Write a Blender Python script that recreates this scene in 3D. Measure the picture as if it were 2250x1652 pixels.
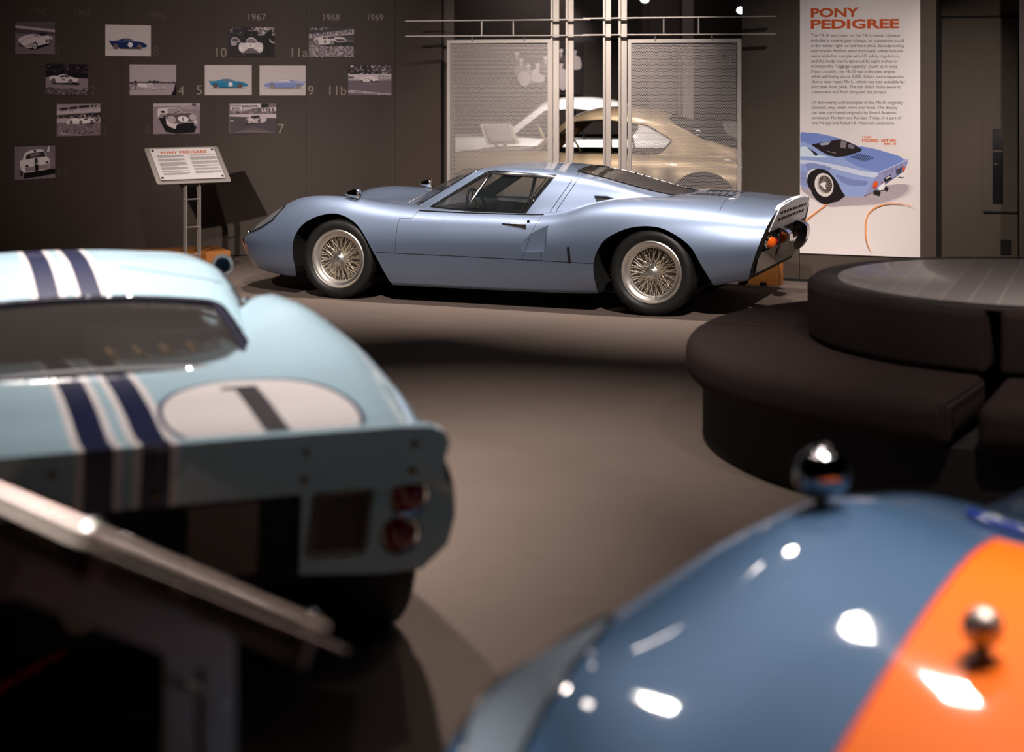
import bpy, bmesh, math, random
import numpy as np
from mathutils import Vector, Matrix
from mathutils.bvhtree import BVHTree

for o in list(bpy.data.objects):
    bpy.data.objects.remove(o)
scene = bpy.context.scene
COL = scene.collection
random.seed(7)

# ------------------------------------------------------------------ camera
F, YH, EYE, CX = 3450.0, 190.0, 1.56, 1125.0      # focal length and horizon in pixels of the 2250x1652 frame
cam_d = bpy.data.cameras.new('camera')
cam = bpy.data.objects.new('camera', cam_d)
COL.objects.link(cam)
cam.location = (0, 0, EYE)
cam.rotation_euler = (math.pi / 2, 0, 0)
cam_d.sensor_width = 36.0
cam_d.sensor_fit = 'HORIZONTAL'
cam_d.lens = F / 2250 * 36
cam_d.shift_y = -(826 - YH) / 2250
cam_d.clip_start = 0.05
cam_d.clip_end = 100
cam_d.dof.use_dof = True
cam_d.dof.focus_distance = 10.9
cam_d.dof.aperture_fstop = 1.7
scene.camera = cam

# ------------------------------------------------------------------ world and lamps
world = bpy.data.worlds.new('gallery_dark')
scene.world = world
world.use_nodes = True
bg = world.node_tree.nodes['Background']
bg.inputs[0].default_value = (0.9, 0.8, 0.72, 1)
bg.inputs[1].default_value = 0.02
scene.view_settings.view_transform = 'Standard'
scene.view_settings.look = 'None'
scene.view_settings.exposure = 0.0
scene.view_settings.gamma = 1.0
scene.view_settings.use_curve_mapping = False

WARM = (1.0, 0.89, 0.83)
NEUT = (1.0, 0.90, 0.83)


def lamp(loc, target, power, size=0.12, spread=50, color=WARM, shape='SQUARE', size_y=None):
    d = bpy.data.lights.new('track_lamp', 'AREA')
    d.energy = power
    d.size = size
    d.shape = shape
    if size_y:
        d.shape = 'RECTANGLE'
        d.size_y = size_y
    d.spread = math.radians(spread)
    d.color = color
    o = bpy.data.objects.new('track_lamp', d)
    COL.objects.link(o)
    o.location = loc
    v = Vector(target) - Vector(loc)
    o.rotation_euler = v.to_track_quat('-Z', 'Y').to_euler()
    return o


LAMPS = [
    # location, target, power, size, spread
    ((-3.6, 4.4, 3.9), (-2.3, 14.3, 0.9), 18, 0.12, 30),       # reading panel and picture wall
    ((-1.2, 7.4, 4.0), (-1.2, 11.8, 0.2), 21, 0.14, 44),       # blue coupe, front half
    ((1.2, 7.0, 4.0), (1.1, 11.0, 0.2), 19, 0.14, 44),         # blue coupe, rear half
    ((2.9, 8.6, 4.0), (2.65, 12.2, 0.3), 20, 0.12, 50),         # foot of the banner
    ((-1.75, 6.1, 4.0), (-1.6, 5.6, 0.9), 52, 0.14, 55),       # roof of the pale blue racer
    ((-0.1, 4.7, 4.0), (-0.8, 4.2, 0.7), 16, 0.12, 60),         # tail deck of the pale blue racer
    ((-0.1, 6.6, 4.0), (-0.2, 6.75, 0.0), 24, 0.14, 56),          # floor between the cars
    ((0.5, 4.0, 4.0), (0.3, 4.1, 0.0), 1.5, 0.12, 60),          # floor in front
    ((1.2, 4.4, 4.0), (0.95, 2.9, 0.6), 4.8, 0.13, 38),           # bonnet of the dark blue racer
    ((1.9, 3.4, 4.0), (0.95, 2.7, 0.6), 7, 0.13, 38),
    ((1.7, 3.9, 4.0), (2.2, 6.0, 0.55), 7, 0.12, 50),           # round seat
    ((0.8, 15.2, 4.0), (1.2, 17.2, 0.8), 18, 0.2, 80),         # gold coupe in the next room
    ((2.8, 16.6, 4.0), (2.2, 17.8, 0.8), 10, 0.2, 80),
    ((0.6, 19.2, 4.0), (1.0, 20.2, 0.8), 46, 0.2, 80),         # white car behind it
    ((-1.0, 1.6, 4.0), (-0.55, 2.2, 0.9), 7, 0.10, 18),         # near reading stand
    ((0.2, 9.4, 4.0), (0.5, 13.3, 1.7), 20, 0.12, 36),          # perforated screens
    ((1.35, 6.5, 4.0), (0.8, 2.6, 0.6), 2.6, 0.16, 60),          # sparkle on the orange panel
    ((3.9, 9.4, 4.0), (3.75, 12.6, 1.1), 3, 0.12, 30),         # recessed service door
    ((0.4, 20.9, 4.0), (0.5, 22.2, 1.9), 5, 0.12, 40),         # photo mural
    ((0.6, 23.2, 4.0), (0.8, 24.9, 2.2), 16, 0.2, 120),        # far wall wash
]
# track of spots above the near flank of the blue coupe
for k in range(6):
    u = 0.75 - k * 0.8
    px, py = -.990 - .9317 * u - .3635 * 0.55, 12.297 + .3635 * u - .9317 * 0.55
    LAMPS.append(((px, py, 4.0), (px + .1, py + .25, 0.6), 11, 0.15, 58))
# small spots of the other tracks, mostly seen as glints in the paint
for gx, gy in ((-0.2, 5.4), (0.9, 6.6), (2.2, 6.2), (0.2, 7.8), (1.9, 8.2), (3.3, 5.0), (3.4, 7.4), (1.3, 3.4), (2.7, 3.6), (0.4, 6.0)):
    LAMPS.append(((gx, gy, 4.05), (gx, gy, 0), 1.0, 0.07, 120))
for L in LAMPS:
    lamp(*L)


# ------------------------------------------------------------------ helpers
def pix(px, py, depth):
    return Vector(((px - CX) / F * depth, depth, EYE - (py - YH) / F * depth))


def on_z(px, py, z=0.0):
    d = F * (EYE - z) / (py - YH)
    return Vector(((px - CX) / F * d, d, z))


MATS = {}


def mat(name, color=(0.8, 0.8, 0.8), rough=0.5, metal=0.0, coat=0.0, spec=0.5, emit=0.0, alpha=1.0, trans=0.0, ior=1.45, coat_rough=0.03, sheen=0.0):
    if name in MATS:
        return MATS[name]
    m = bpy.data.materials.new(name)
    m.use_nodes = True
    b = m.node_tree.nodes['Principled BSDF']
    b.inputs['Base Color'].default_value = (*color, 1)
    b.inputs['Roughness'].default_value = rough
    b.inputs['Metallic'].default_value = metal
    b.inputs['Coat Weight'].default_value = coat
    b.inputs['Coat Roughness'].default_value = coat_rough
    b.inputs['Specular IOR Level'].default_value = spec
    b.inputs['IOR'].default_value = ior
    b.inputs['Alpha'].default_value = alpha
    b.inputs['Transmission Weight'].default_value = trans
    b.inputs['Sheen Weight'].default_value = sheen
    if emit:
        b.inputs['Emission Color'].default_value = (*color, 1)
        b.inputs['Emission Strength'].default_value = emit
    MATS[name] = m
    return m


def srgb(r, g, b):
    f = lambda c: (c / 255 / 12.92) if c / 255 <= 0.04045 else ((c / 255 + 0.055) / 1.055) ** 2.4
    return (f(r), f(g), f(b))


class NT:
    """short-hand for wiring node trees"""
    def __init__(s, m):
        s.t = m.node_tree
        s.bsdf = s.t.nodes['Principled BSDF']

    def n(s, kind, **kw):
        nd = s.t.nodes.new(kind)
        for k, v in kw.items():
            setattr(nd, k, v)
        return nd

    def link(s, a, b):
        s.t.links.new(a, b)

    def math(s, op, a, b=None, c=None):
        nd = s.n('ShaderNodeMath', operation=op)
        for i, v in enumerate((a, b, c)):
            if v is None:
                continue
            if isinstance(v, (int, float)):
                nd.inputs[i].default_value = v
            else:
                s.link(v, nd.inputs[i])
        return nd.outputs[0]

    def mix(s, fac, a, b):
        nd = s.n('ShaderNodeMix', data_type='RGBA')
        for sock, v in ((nd.inputs[0], fac), (nd.inputs[6], a), (nd.inputs[7], b)):
            if isinstance(v, tuple):
                sock.default_value = (*v, 1)
            elif isinstance(v, (int, float)):
                sock.default_value = v
            else:
                s.link(v, sock)
        return nd.outputs[2]

    def coords(s):
        tc = s.n('ShaderNodeTexCoord')
        sp = s.n('ShaderNodeSeparateXYZ')
        s.link(tc.outputs['Object'], sp.inputs[0])
        return tc.outputs['Object'], sp.outputs[0], sp.outputs[1], sp.outputs[2]

    def band(s, v, lo, hi):
        return s.math('MULTIPLY', s.math('GREATER_THAN', v, lo), s.math('LESS_THAN', v, hi))

    def noise(s, vec, scale, detail=2, rough=0.5):
        nd = s.n('ShaderNodeTexNoise')
        nd.inputs['Scale'].default_value = scale
        nd.inputs['Detail'].default_value = detail
        nd.inputs['Roughness'].default_value = rough
        if vec is not None:
            s.link(vec, nd.inputs['Vector'])
        return nd.outputs[0]

    def bump(s, h, strength=0.3, dist=0.01):
        nd = s.n('ShaderNodeBump')
        nd.inputs['Strength'].default_value = strength
        nd.inputs['Distance'].default_value = dist
        s.link(h, nd.inputs['Height'])
        s.link(nd.outputs[0], s.bsdf.inputs['Normal'])


def empty(name, loc=(0, 0, 0), rz=0.0):
    o = bpy.data.objects.new(name, None)
    o.empty_display_size = 0.1
    COL.objects.link(o)
    o.location = loc
    o.rotation_euler = (0, 0, rz)
    return o


def tag(o, label=None, cat=None, group=None, kind=None):
    if label:
        o['label'] = label
    if cat:
        o['category'] = cat
    if group:
        o['group'] = group
    if kind:
        o['kind'] = kind
    return o


def link(name, me, m=None, parent=None, smooth=None):
    if m is not None:
        for x in (m if isinstance(m, (list, tuple)) else [m]):
            me.materials.append(x)
    if smooth is not None:
        me.polygons.foreach_set('use_smooth', [True] * len(me.polygons))
        if smooth < 180:
            me.set_sharp_from_angle(angle=math.radians(smooth))
    o = bpy.data.objects.new(name, me)
    COL.objects.link(o)
    if parent is not None:
        o.parent = parent
    return o


def mesh(verts, faces, mi=None):
    me = bpy.data.meshes.new('m')
    me.from_pydata([tuple(v) for v in verts], [], faces)
    if mi:
        me.polygons.foreach_set('material_index', mi)
    me.update()
    return me


class MB:
    """collects shapes into one mesh"""
    def __init__(s):
        s.v, s.f, s.mi = [], [], []

    def add(s, verts, faces, m=0, M=None):
        k = len(s.v)
        s.v += [(M @ Vector(v)) if M is not None else Vector(v) for v in verts]
        s.f += [tuple(i + k for i in f) for f in faces]
        s.mi += [m] * len(faces)
        return s

    def box(s, c, d, m=0, M=None, bev=0.0):
        x, y, z = c
        a, b, h = d[0] / 2, d[1] / 2, d[2] / 2
        if bev <= 0:
            v = [(x + i * a, y + j * b, z + k * h) for k in (-1, 1) for i, j in ((-1, -1), (1, -1), (1, 1), (-1, 1))]
            f = [(3, 2, 1, 0), (4, 5, 6, 7), (0, 1, 5, 4), (1, 2, 6, 5), (2, 3, 7, 6), (3, 0, 4, 7)]
            return s.add(v, f, m, M)
        bm = bmesh.new()
        bmesh.ops.create_cube(bm, size=1)
        for w in bm.verts:
            w.co = Vector((x + w.co.x * d[0], y + w.co.y * d[1], z + w.co.z * d[2]))
        bmesh.ops.bevel(bm, geom=bm.edges[:], offset=bev, segments=3, affect='EDGES', profile=0.5)
        return s.bm(bm, m, M)

    def bm(s, bm, m=0, M=None):
        bm.verts.index_update()
        s.add([w.co.copy() for w in bm.verts], [[w.index for w in f.verts] for f in bm.faces], m, M)
        bm.free()
        return s

    def tube(s, pts, r, n=8, m=0, M=None, closed=False, caps=True):
        pts = [Vector(p) for p in pts]
        rr = r if isinstance(r, (list, tuple)) else [r] * len(pts)
        v, f = [], []
        up = None
        L = len(pts)
        for i, p in enumerate(pts):
            if closed:
                t = pts[(i + 1) % L] - pts[i - 1]
            else:
                t = pts[min(i + 1, L - 1)] - pts[max(i - 1, 0)]
            t = t.normalized()
            if up is None:
                up = t.orthogonal().normalized()
            up = (up - t * up.dot(t))
            up = up.normalized() if up.length > 1e-6 else t.orthogonal().normalized()
            w = t.cross(up)
            for k in range(n):
                a = 2 * math.pi * k / n
                v.append(p + (up * math.cos(a) + w * math.sin(a)) * rr[i])
        for i in range(L if closed else L - 1):
            j = (i + 1) % L
            for k in range(n):
                l = (k + 1) % n
                f.append((i * n + k, i * n + l, j * n + l, j * n + k))
        if caps and not closed:
            f.append(tuple(range(n - 1, -1, -1)))
            f.append(tuple((L - 1) * n + k for k in range(n)))
        return s.add(v, f, m, M)

    def lathe(s, prof, n=32, m=0, M=None, a0=0.0, a1=2 * math.pi):
        """profile of (radius, height) turned about the z axis"""
        full = abs(a1 - a0 - 2 * math.pi) < 1e-6
        v, f = [], []
        cnt = n if full else n + 1
        P = len(prof)
        for i in range(cnt):
            a = a0 + (a1 - a0) * i / n
            for r, z in prof:
                v.append((max(r, 1e-5) * math.cos(a), max(r, 1e-5) * math.sin(a), z))
        for i in range(n):
            j = (i + 1) % cnt
            for k in range(P - 1):
                f.append((i * P + k, j * P + k, j * P + k + 1, i * P + k + 1))
        return s.add(v, f, m, M)

    def prism(s, poly, lo, hi, axis='y', m=0, M=None):
        """polygon pulled along an axis; poly is (x,z) for y, (x,y) for z, (y,z) for x"""
        g = {'y': lambda p, h: (p[0], h, p[1]), 'z': lambda p, h: (p[0], p[1], h), 'x': lambda p, h: (h, p[0], p[1])}[axis]
        n = len(poly)
        v = [g(p, lo) for p in poly] + [g(p, hi) for p in poly]
        f = [tuple(range(n)), tuple(range(2 * n - 1, n - 1, -1))] + [(i, i + n, (i + 1) % n + n, (i + 1) % n) for i in range(n)]
        bm = bmesh.new()
        vs = [bm.verts.new(q) for q in v]
        for q in f:
            bm.faces.new([vs[i] for i in q])
        bmesh.ops.recalc_face_normals(bm, faces=bm.faces[:])
        return s.bm(bm, m, M)

    def mesh(s):
        return mesh(s.v, s.f, s.mi)

    def fixed(s):
        me = s.mesh()
        bm = bmesh.new()
        bm.from_mesh(me)
        bmesh.ops.recalc_face_normals(bm, faces=bm.faces[:])
        bm.to_mesh(me)
        bm.free()
        return me

    def build(s, name, m, parent=None, smooth=40):
        return link(name, s.fixed(), m, parent, smooth)


def quad_mesh(p, thick=0.0):
    return mesh(p, [(0, 1, 2, 3)])


def box_obj(name, c, d, m, parent=None, bev=0.0, M=None):
    return MB().box(c, d, 0, M, bev).build(name, m, parent, 40)


def round_poly(poly, r, n=5):
    out = []
    L = len(poly)
    for i in range(L):
        p0, p, p1 = Vector(poly[i - 1]), Vector(poly[i]), Vector(poly[(i + 1) % L])
        rr = r[i] if isinstance(r, (list, tuple)) else r
        a, b = (p0 - p), (p1 - p)
        d = min(rr, a.length * 0.45, b.length * 0.45)
        A, B = p + a.normalized() * d, p + b.normalized() * d
        for k in range(n + 1):
            t = k / n
            out.append(tuple((1 - t) ** 2 * A + 2 * t * (1 - t) * p + t * t * B))
    return out


def inset_poly(poly, d):
    """moves every edge of a polygon inward by d"""
    L = len(poly)
    area = sum(poly[i - 1][0] * poly[i][1] - poly[i][0] * poly[i - 1][1] for i in range(L))
    sg = 1 if area > 0 else -1
    out = []
    for i in range(L):
        p0, p, p1 = Vector(poly[i - 1]), Vector(poly[i]), Vector(poly[(i + 1) % L])
        e0, e1 = (p - p0).normalized(), (p1 - p).normalized()
        n0, n1 = Vector((-e0.y, e0.x)) * sg, Vector((-e1.y, e1.x)) * sg
        b = (n0 + n1)
        b = b / max(0.3, b.length_squared / 2)
        out.append(tuple(p + b * d))
    return out


def catmull2(pts, n=6, closed=True):
    out = []
    L = len(pts)
    P = [Vector(p) for p in pts]
    for i in range(L if closed else L - 1):
        a = P[i - 1] if (closed or i > 0) else P[i] * 2 - P[i + 1]
        b, c = P[i], P[(i + 1) % L]
        d = P[(i + 2) % L] if (closed or i + 2 < L) else c * 2 - b
        for k in range(n):
            t = k / n
            out.append(tuple(0.5 * ((2 * b) + (c - a) * t + (2 * a - 5 * b + 4 * c - d) * t * t + (3 * b - a - 3 * c + d) * t ** 3)))
    if not closed:
        out.append(tuple(P[-1]))
    return out


def boolean(a, b, op='DIFFERENCE', free_b=True):
    oa = bpy.data.objects.new('a', a)
    ob = bpy.data.objects.new('b', b)
    COL.objects.link(oa)
    COL.objects.link(ob)
    md = oa.modifiers.new('b', 'BOOLEAN')
    md.operation = op
    md.object = ob
    md.solver = 'EXACT'
    dg = bpy.context.evaluated_depsgraph_get()
    me = bpy.data.meshes.new_from_object(oa.evaluated_get(dg))
    bpy.data.objects.remove(oa)
    bpy.data.objects.remove(ob)
    return me


def pchip(xs, ys, x):
    xs, ys = np.array(xs, float), np.array(ys, float)
    if xs[0] > xs[-1]:
        xs, ys = xs[::-1], ys[::-1]
    h = np.diff(xs)
    dl = np.diff(ys) / h
    m = np.zeros_like(ys)
    m[1:-1] = np.where(dl[:-1] * dl[1:] > 0, 2 * dl[:-1] * dl[1:] / (dl[:-1] + dl[1:] + 1e-12), 0)
    m[0], m[-1] = dl[0], dl[-1]
    i = np.clip(np.searchsorted(xs, x) - 1, 0, len(h) - 1)
    t = (np.clip(x, xs[0], xs[-1]) - xs[i]) / h[i]
    return ((1 + 2 * t) * (1 - t) ** 2 * ys[i] + t * (1 - t) ** 2 * h[i] * m[i] + t * t * (3 - 2 * t) * ys[i + 1] + t * t * (t - 1) * h[i] * m[i + 1])


def smooth_curve(tab, sig=0.05):
    """a table of (x, value...) rows -> smooth function of x for each column"""
    xs = [r[0] for r in tab]
    lo, hi = min(xs), max(xs)
    g = np.linspace(lo, hi, 900)
    st = g[1] - g[0]
    cols = []
    for c in range(1, len(tab[0])):
        y = pchip(xs, [r[c] for r in tab], g)
        k = int(3 * sig / st)
        w = np.exp(-0.5 * (np.arange(-k, k + 1) * st / sig) ** 2)
        w /= w.sum()
        pad = np.concatenate([2 * y[0] - y[k:0:-1], y, 2 * y[-1] - y[-2:-k - 2:-1]])
        cols.append(np.convolve(pad, w, 'valid'))
    return lambda x: [float(np.interp(x, g, c)) for c in cols]


def section(keys, segs, sharp=()):
    """centripetal Catmull-Rom through half-section key points from the top centre to the bottom centre"""
    runs, cur = [], [0]
    for i in range(1, len(keys)):
        cur.append(i)
        if i in sharp or i == len(keys) - 1:
            runs.append(cur)
            cur = [i]
    out = []
    for ri, run in enumerate(runs):
        P = [np.array(keys[i], float) for i in run]
        first = np.array([-P[1][0], P[1][1]]) if run[0] == 0 else 2 * P[0] - P[1]
        last = np.array([-P[-2][0], P[-2][1]]) if run[-1] == len(keys) - 1 else 2 * P[-1] - P[-2]
        Q = [first] + P + [last]
        for s in range(len(P) - 1):
            p0, p1, p2, p3 = Q[s:s + 4]
            t0 = 0.0
            t1 = t0 + max(1e-4, np.linalg.norm(p1 - p0)) ** 0.5
            t2 = t1 + max(1e-4, np.linalg.norm(p2 - p1)) ** 0.5
            t3 = t2 + max(1e-4, np.linalg.norm(p3 - p2)) ** 0.5
            n = segs[run[s]]
            for k in range(n):
                t = t1 + (t2 - t1) * k / n
                A1 = (t1 - t) / (t1 - t0) * p0 + (t - t0) / (t1 - t0) * p1
                A2 = (t2 - t) / (t2 - t1) * p1 + (t - t1) / (t2 - t1) * p2
                A3 = (t3 - t) / (t3 - t2) * p2 + (t - t2) / (t3 - t2) * p3
                B1 = (t2 - t) / (t2 - t0) * A1 + (t - t0) / (t2 - t0) * A2
                B2 = (t3 - t) / (t3 - t1) * A2 + (t - t1) / (t3 - t1) * A3
                out.append((t2 - t) / (t2 - t1) * B1 + (t - t1) / (t2 - t1) * B2)
    out.append(np.array(keys[-1], float))
    return out


def loft(xs, keyfun, segs, sharp=()):
    """closed skin through mirrored sections at the stations xs (descending x)"""
    rings = []
    for x in xs:
        h = section(keyfun(x), segs, sharp)
        h[0][0] = 0
        h[-1][0] = 0
        rings.append([(x, max(p[0], 0), p[1]) for p in h] + [(x, -max(p[0], 0), p[1]) for p in h[-2:0:-1]])
    n = len(rings[0])
    v = [p for r in rings for p in r]
    f = []
    for i in range(len(rings) - 1):
        for k in range(n):
            l = (k + 1) % n
            f.append((i * n + k, i * n + l, (i + 1) * n + l, (i + 1) * n + k))
    for i, flip in ((0, True), (len(rings) - 1, False)):
        c = len(v)
        q = np.mean(np.array(rings[i]), axis=0)
        v.append(tuple(q))
        for k in range(n):
            l = (k + 1) % n
            f.append((c, i * n + l, i * n + k) if flip else (c, i * n + k, i * n + l))
    bm = bmesh.new()
    vs = [bm.verts.new(p) for p in v]
    for q in f:
        bm.faces.new([vs[i] for i in q])
    bmesh.ops.remove_doubles(bm, verts=bm.verts[:], dist=1e-5)
    bmesh.ops.recalc_face_normals(bm, faces=bm.faces[:])
    me = bpy.data.meshes.new('loft')
    bm.to_mesh(me)
    bm.free()
    return me


class Skin:
    """a lofted surface that shells, patches and lines can be taken from"""
    def __init__(s, me, grown=None):
        s.me = me
        s.grown = grown
        bm = bmesh.new()
        bm.from_mesh(me)
        bmesh.ops.triangulate(bm, faces=bm.faces[:])
        bm.normal_update()
        bm.verts.index_update()
        s.co = [v.co.copy() for v in bm.verts]
        s.no = [v.normal.copy() for v in bm.verts]
        s.tri = [tuple(v.index for v in f.verts) for f in bm.faces]
        bm.free()
        s.bvh = BVHTree.FromPolygons(s.co, s.tri)

    def near(s, p):
        loc, n, i, d = s.bvh.find_nearest(p)
        a, b, c = s.tri[i]
        A, B, C = s.co[a], s.co[b], s.co[c]
        v0, v1, v2 = B - A, C - A, loc - A
        d00, d01, d11, d20, d21 = v0.dot(v0), v0.dot(v1), v1.dot(v1), v2.dot(v0), v2.dot(v1)
        den = d00 * d11 - d01 * d01
        if abs(den) < 1e-14:
            return d, n
        v = (d11 * d20 - d01 * d21) / den
        w = (d00 * d21 - d01 * d20) / den
        return d, (s.no[a] * (1 - v - w) + s.no[b] * v + s.no[c] * w).normalized()

    def offset(s, d):
        return s.grown(d)

    def patch(s, cutter, out=0.0, inn=-0.006):
        """thin piece of the skin inside the cutter"""
        a = boolean(s.offset(out), cutter, 'INTERSECT')
        return boolean(a, s.offset(inn), 'DIFFERENCE')

    def finish(s, name, me, mats, parent, tol=0.003, both=False, keep=None):
        """normals of the skin on the faces that lie on it; second material on all cut faces"""
        me.materials.clear()
        for m in mats:
            me.materials.append(m)
        dn = [s.near(v.co) for v in me.vertices]
        ln = [Vector((0, 0, 1))] * len(me.loops)
        mi = []
        for p in me.polygons:
            vs = [me.loops[l].vertex_index for l in p.loop_indices]
            n = p.normal
            c = s.near(p.center)
            on = all(dn[v][0] < tol for v in vs) and c[0] < tol + 0.002 and n.dot(c[1]) > 0.6
            inner = both and n.dot(c[1]) < -0.6
            mi.append(0 if on or len(mats) == 1 or (keep and keep(p.center)) else 1)
            for l, v in zip(p.loop_indices, vs):
                ln[l] = dn[v][1] if on else (-dn[v][1] if inner else n)
        me.polygons.foreach_set('material_index', mi)
        me.polygons.foreach_set('use_smooth', [True] * len(me.polygons))
        me.normals_split_custom_set(ln)
        return link(name, me, None, parent)

    def side(s, x, z, sgn=1):
        h = s.bvh.ray_cast(Vector((x, 3 * sgn, z)), Vector((0, -sgn, 0)))
        return h[0] if h[0] is not None else s.bvh.find_nearest(Vector((x, 0.62 * sgn, z)))[0]

    def top(s, x, y):
        h = s.bvh.ray_cast(Vector((x, y, 3)), Vector((0, 0, -1)))
        return h[0] if h[0] is not None else s.bvh.find_nearest(Vector((x, y, 0.6)))[0]

    def line(s, pts, r, how='side', sgn=1, step=0.02, out=0.0, closed=False):
        q = []
        P = [Vector(p) for p in pts] + ([Vector(pts[0])] if closed else [])
        for a, b in zip(P, P[1:]):
            n = max(1, int((b - a).length / step))
            q += [a.lerp(b, k / n) for k in range(n)]
        if not closed:
            q.append(P[-1])
        w = []
        for c in q:
            p = s.side(c.x, c.y, sgn) if how == 'side' else s.top(c.x, c.y)
            w.append(p + s.near(p)[1] * out)
        return w


def prism(poly, lo, hi, axis='y'):
    return MB().prism(poly, lo, hi, axis).mesh()


def rot_to(d):
    return Vector(d).to_track_quat('Z', 'Y').to_matrix().to_4x4()


def text_mesh(s, size=1.0, extrude=0.0, bold=0.0, sx=1.0, align='LEFT', spacing=1.0, space_line=1.0):
    c = bpy.data.curves.new('t', 'FONT')
    c.body = s
    c.size = size
    c.extrude = extrude
    c.offset = bold
    c.align_x = align
    c.space_character = spacing
    c.space_line = space_line
    c.resolution_u = 3
    o = bpy.data.objects.new('t', c)
    COL.objects.link(o)
    dg = bpy.context.evaluated_depsgraph_get()
    me = bpy.data.meshes.new_from_object(o.evaluated_get(dg))
    bpy.data.objects.remove(o)
    if sx != 1.0:
        for v in me.vertices:
            v.co.x *= sx
    return me


def frame_M(o, ex, ey, ez=None):
    ex, ey = Vector(ex), Vector(ey)
    ez = ex.cross(ey).normalized() if ez is None else Vector(ez)
    M = Matrix.Identity(4)
    for i in range(3):
        M[i][0], M[i][1], M[i][2], M[i][3] = ex[i], ey[i], ez[i], o[i]
    return M

# ------------------------------------------------------------------ surface materials
def carpet():
    m = mat('carpet', srgb(92, 80, 74), 0.95, spec=0.15)
    t = NT(m)
    co, x, y, z = t.coords()
    a = t.noise(co, 320, 3, 0.7)
    b = t.noise(co, 1.3, 3, 0.6)
    c = t.noise(co, 60, 2, 0.6)
    f = t.math('ADD', t.math('MULTIPLY', a, 0.55), t.math('ADD', t.math('MULTIPLY', b, 0.25), t.math('MULTIPLY', c, 0.2)))
    t.link(t.mix(f, srgb(66, 57, 53), srgb(124, 110, 101)), t.bsdf.inputs['Base Color'])
    t.bump(a, 0.5, 0.004)
    return m


def wall_paint(name, lo, hi):
    m = mat(name, lo, 0.62, spec=0.35)
    t = NT(m)
    co, x, y, z = t.coords()
    a = t.noise(co, 1.8, 4, 0.6)
    t.link(t.mix(a, lo, hi), t.bsdf.inputs['Base Color'])
    t.bump(t.noise(co, 240, 2), 0.06, 0.002)
    return m


def wood():
    m = mat('oak', srgb(176, 112, 52), 0.45)
    t = NT(m)
    co, x, y, z = t.coords()
    mp = t.n('ShaderNodeMapping')
    mp.inputs['Scale'].default_value = (3, 40, 40)
    t.link(co, mp.inputs[0])
    a = t.noise(mp.outputs[0], 1.0, 4, 0.6)
    t.link(t.mix(a, srgb(140, 82, 32), srgb(196, 130, 66)), t.bsdf.inputs['Base Color'])
    return m


M_FLOOR = carpet()
M_WALL = wall_paint('taupe_wall', srgb(66, 55, 49), srgb(75, 63, 56))
M_PIER = wall_paint('olive_taupe_wall', srgb(70, 61, 53), srgb(79, 69, 60))
M_FAR = wall_paint('far_room_wall', srgb(58, 50, 48), srgb(66, 57, 54))
M_DARK = mat('near_black', (0.012, 0.011, 0.011), 0.7)
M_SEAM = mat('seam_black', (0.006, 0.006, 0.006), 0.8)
M_WOOD = wood()
M_ALU = mat('brushed_aluminium', srgb(190, 180, 172), 0.42, 0.85)
M_ALU2 = mat('painted_aluminium', srgb(176, 166, 158), 0.5, 0.35)
M_CHROME = mat('chrome', (0.86, 0.86, 0.86), 0.06, 1.0)
M_BLACK = mat('black_gloss', (0.01, 0.01, 0.011), 0.18, coat=0.6)
M_RUBBER = mat('tyre_rubber', (0.012, 0.0115, 0.011), 0.5, spec=0.4)
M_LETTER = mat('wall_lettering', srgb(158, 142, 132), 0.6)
M_LETTER_SHADED = mat('shaded_wall_lettering', srgb(92, 80, 73), 0.6)  # darker copy for the left end: weaker light painted into the colour
M_ORANGE = mat('orange_print', srgb(206, 88, 36), 0.6)
M_INK = mat('grey_print', srgb(92, 84, 82), 0.6)
M_PAPER = mat('white_print_panel', srgb(226, 216, 212), 0.55)

# ------------------------------------------------------------------ room shell
def struct(name, mb, m, parent=None, smooth=30):
    o = mb.build(name, m, parent, smooth)
    if parent is None:
        o['kind'] = 'structure'
    return o


struct('floor', MB().box((0, 11, -0.05), (20, 29, 0.1)), M_FLOOR)
struct('ceiling', MB().box((0, 11, 4.45), (20, 29, 0.1)), M_DARK)
struct('wall_left', MB().box((-9.1, 11, 2.2), (0.2, 29, 4.4)), M_FAR)
struct('wall_right', MB().box((9.1, 11, 2.2), (0.2, 29, 4.4)), M_FAR)
struct('wall_front', MB().box((0, -3.6, 2.2), (18, 0.2, 4.4)), M_FAR)
struct('wall_far', MB().box((0, 25.0, 2.2), (18, 0.2, 4.4)), M_FAR)

# curved picture wall: a concave arc built of bent panels
ARC_C, ARC_R = Vector((-1.9, 11.65, 0)), 2.85
WTOP = 4.4


def arc_pt(phi, r=ARC_R, z=0.0):
    return Vector((ARC_C.x + r * math.sin(phi), ARC_C.y + r * math.cos(phi), z))


def arc_slab(p0, p1, r0, r1, z0, z1, n=14):
    v, f = [], []
    for i in range(n + 1):
        a = p0 + (p1 - p0) * i / n
        v += [arc_pt(a, r0, z0), arc_pt(a, r1, z0), arc_pt(a, r1, z1), arc_pt(a, r0, z1)]
    for i in range(n):
        k = i * 4
        for a, b in ((0, 1), (1, 2), (2, 3), (3, 0)):
            f.append((k + a, k + b, k + 4 + b, k + 4 + a))
    f += [(0, 1, 2, 3), (4 * n + 3, 4 * n + 2, 4 * n + 1, 4 * n)]
    return MB().add(v, f)


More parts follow.
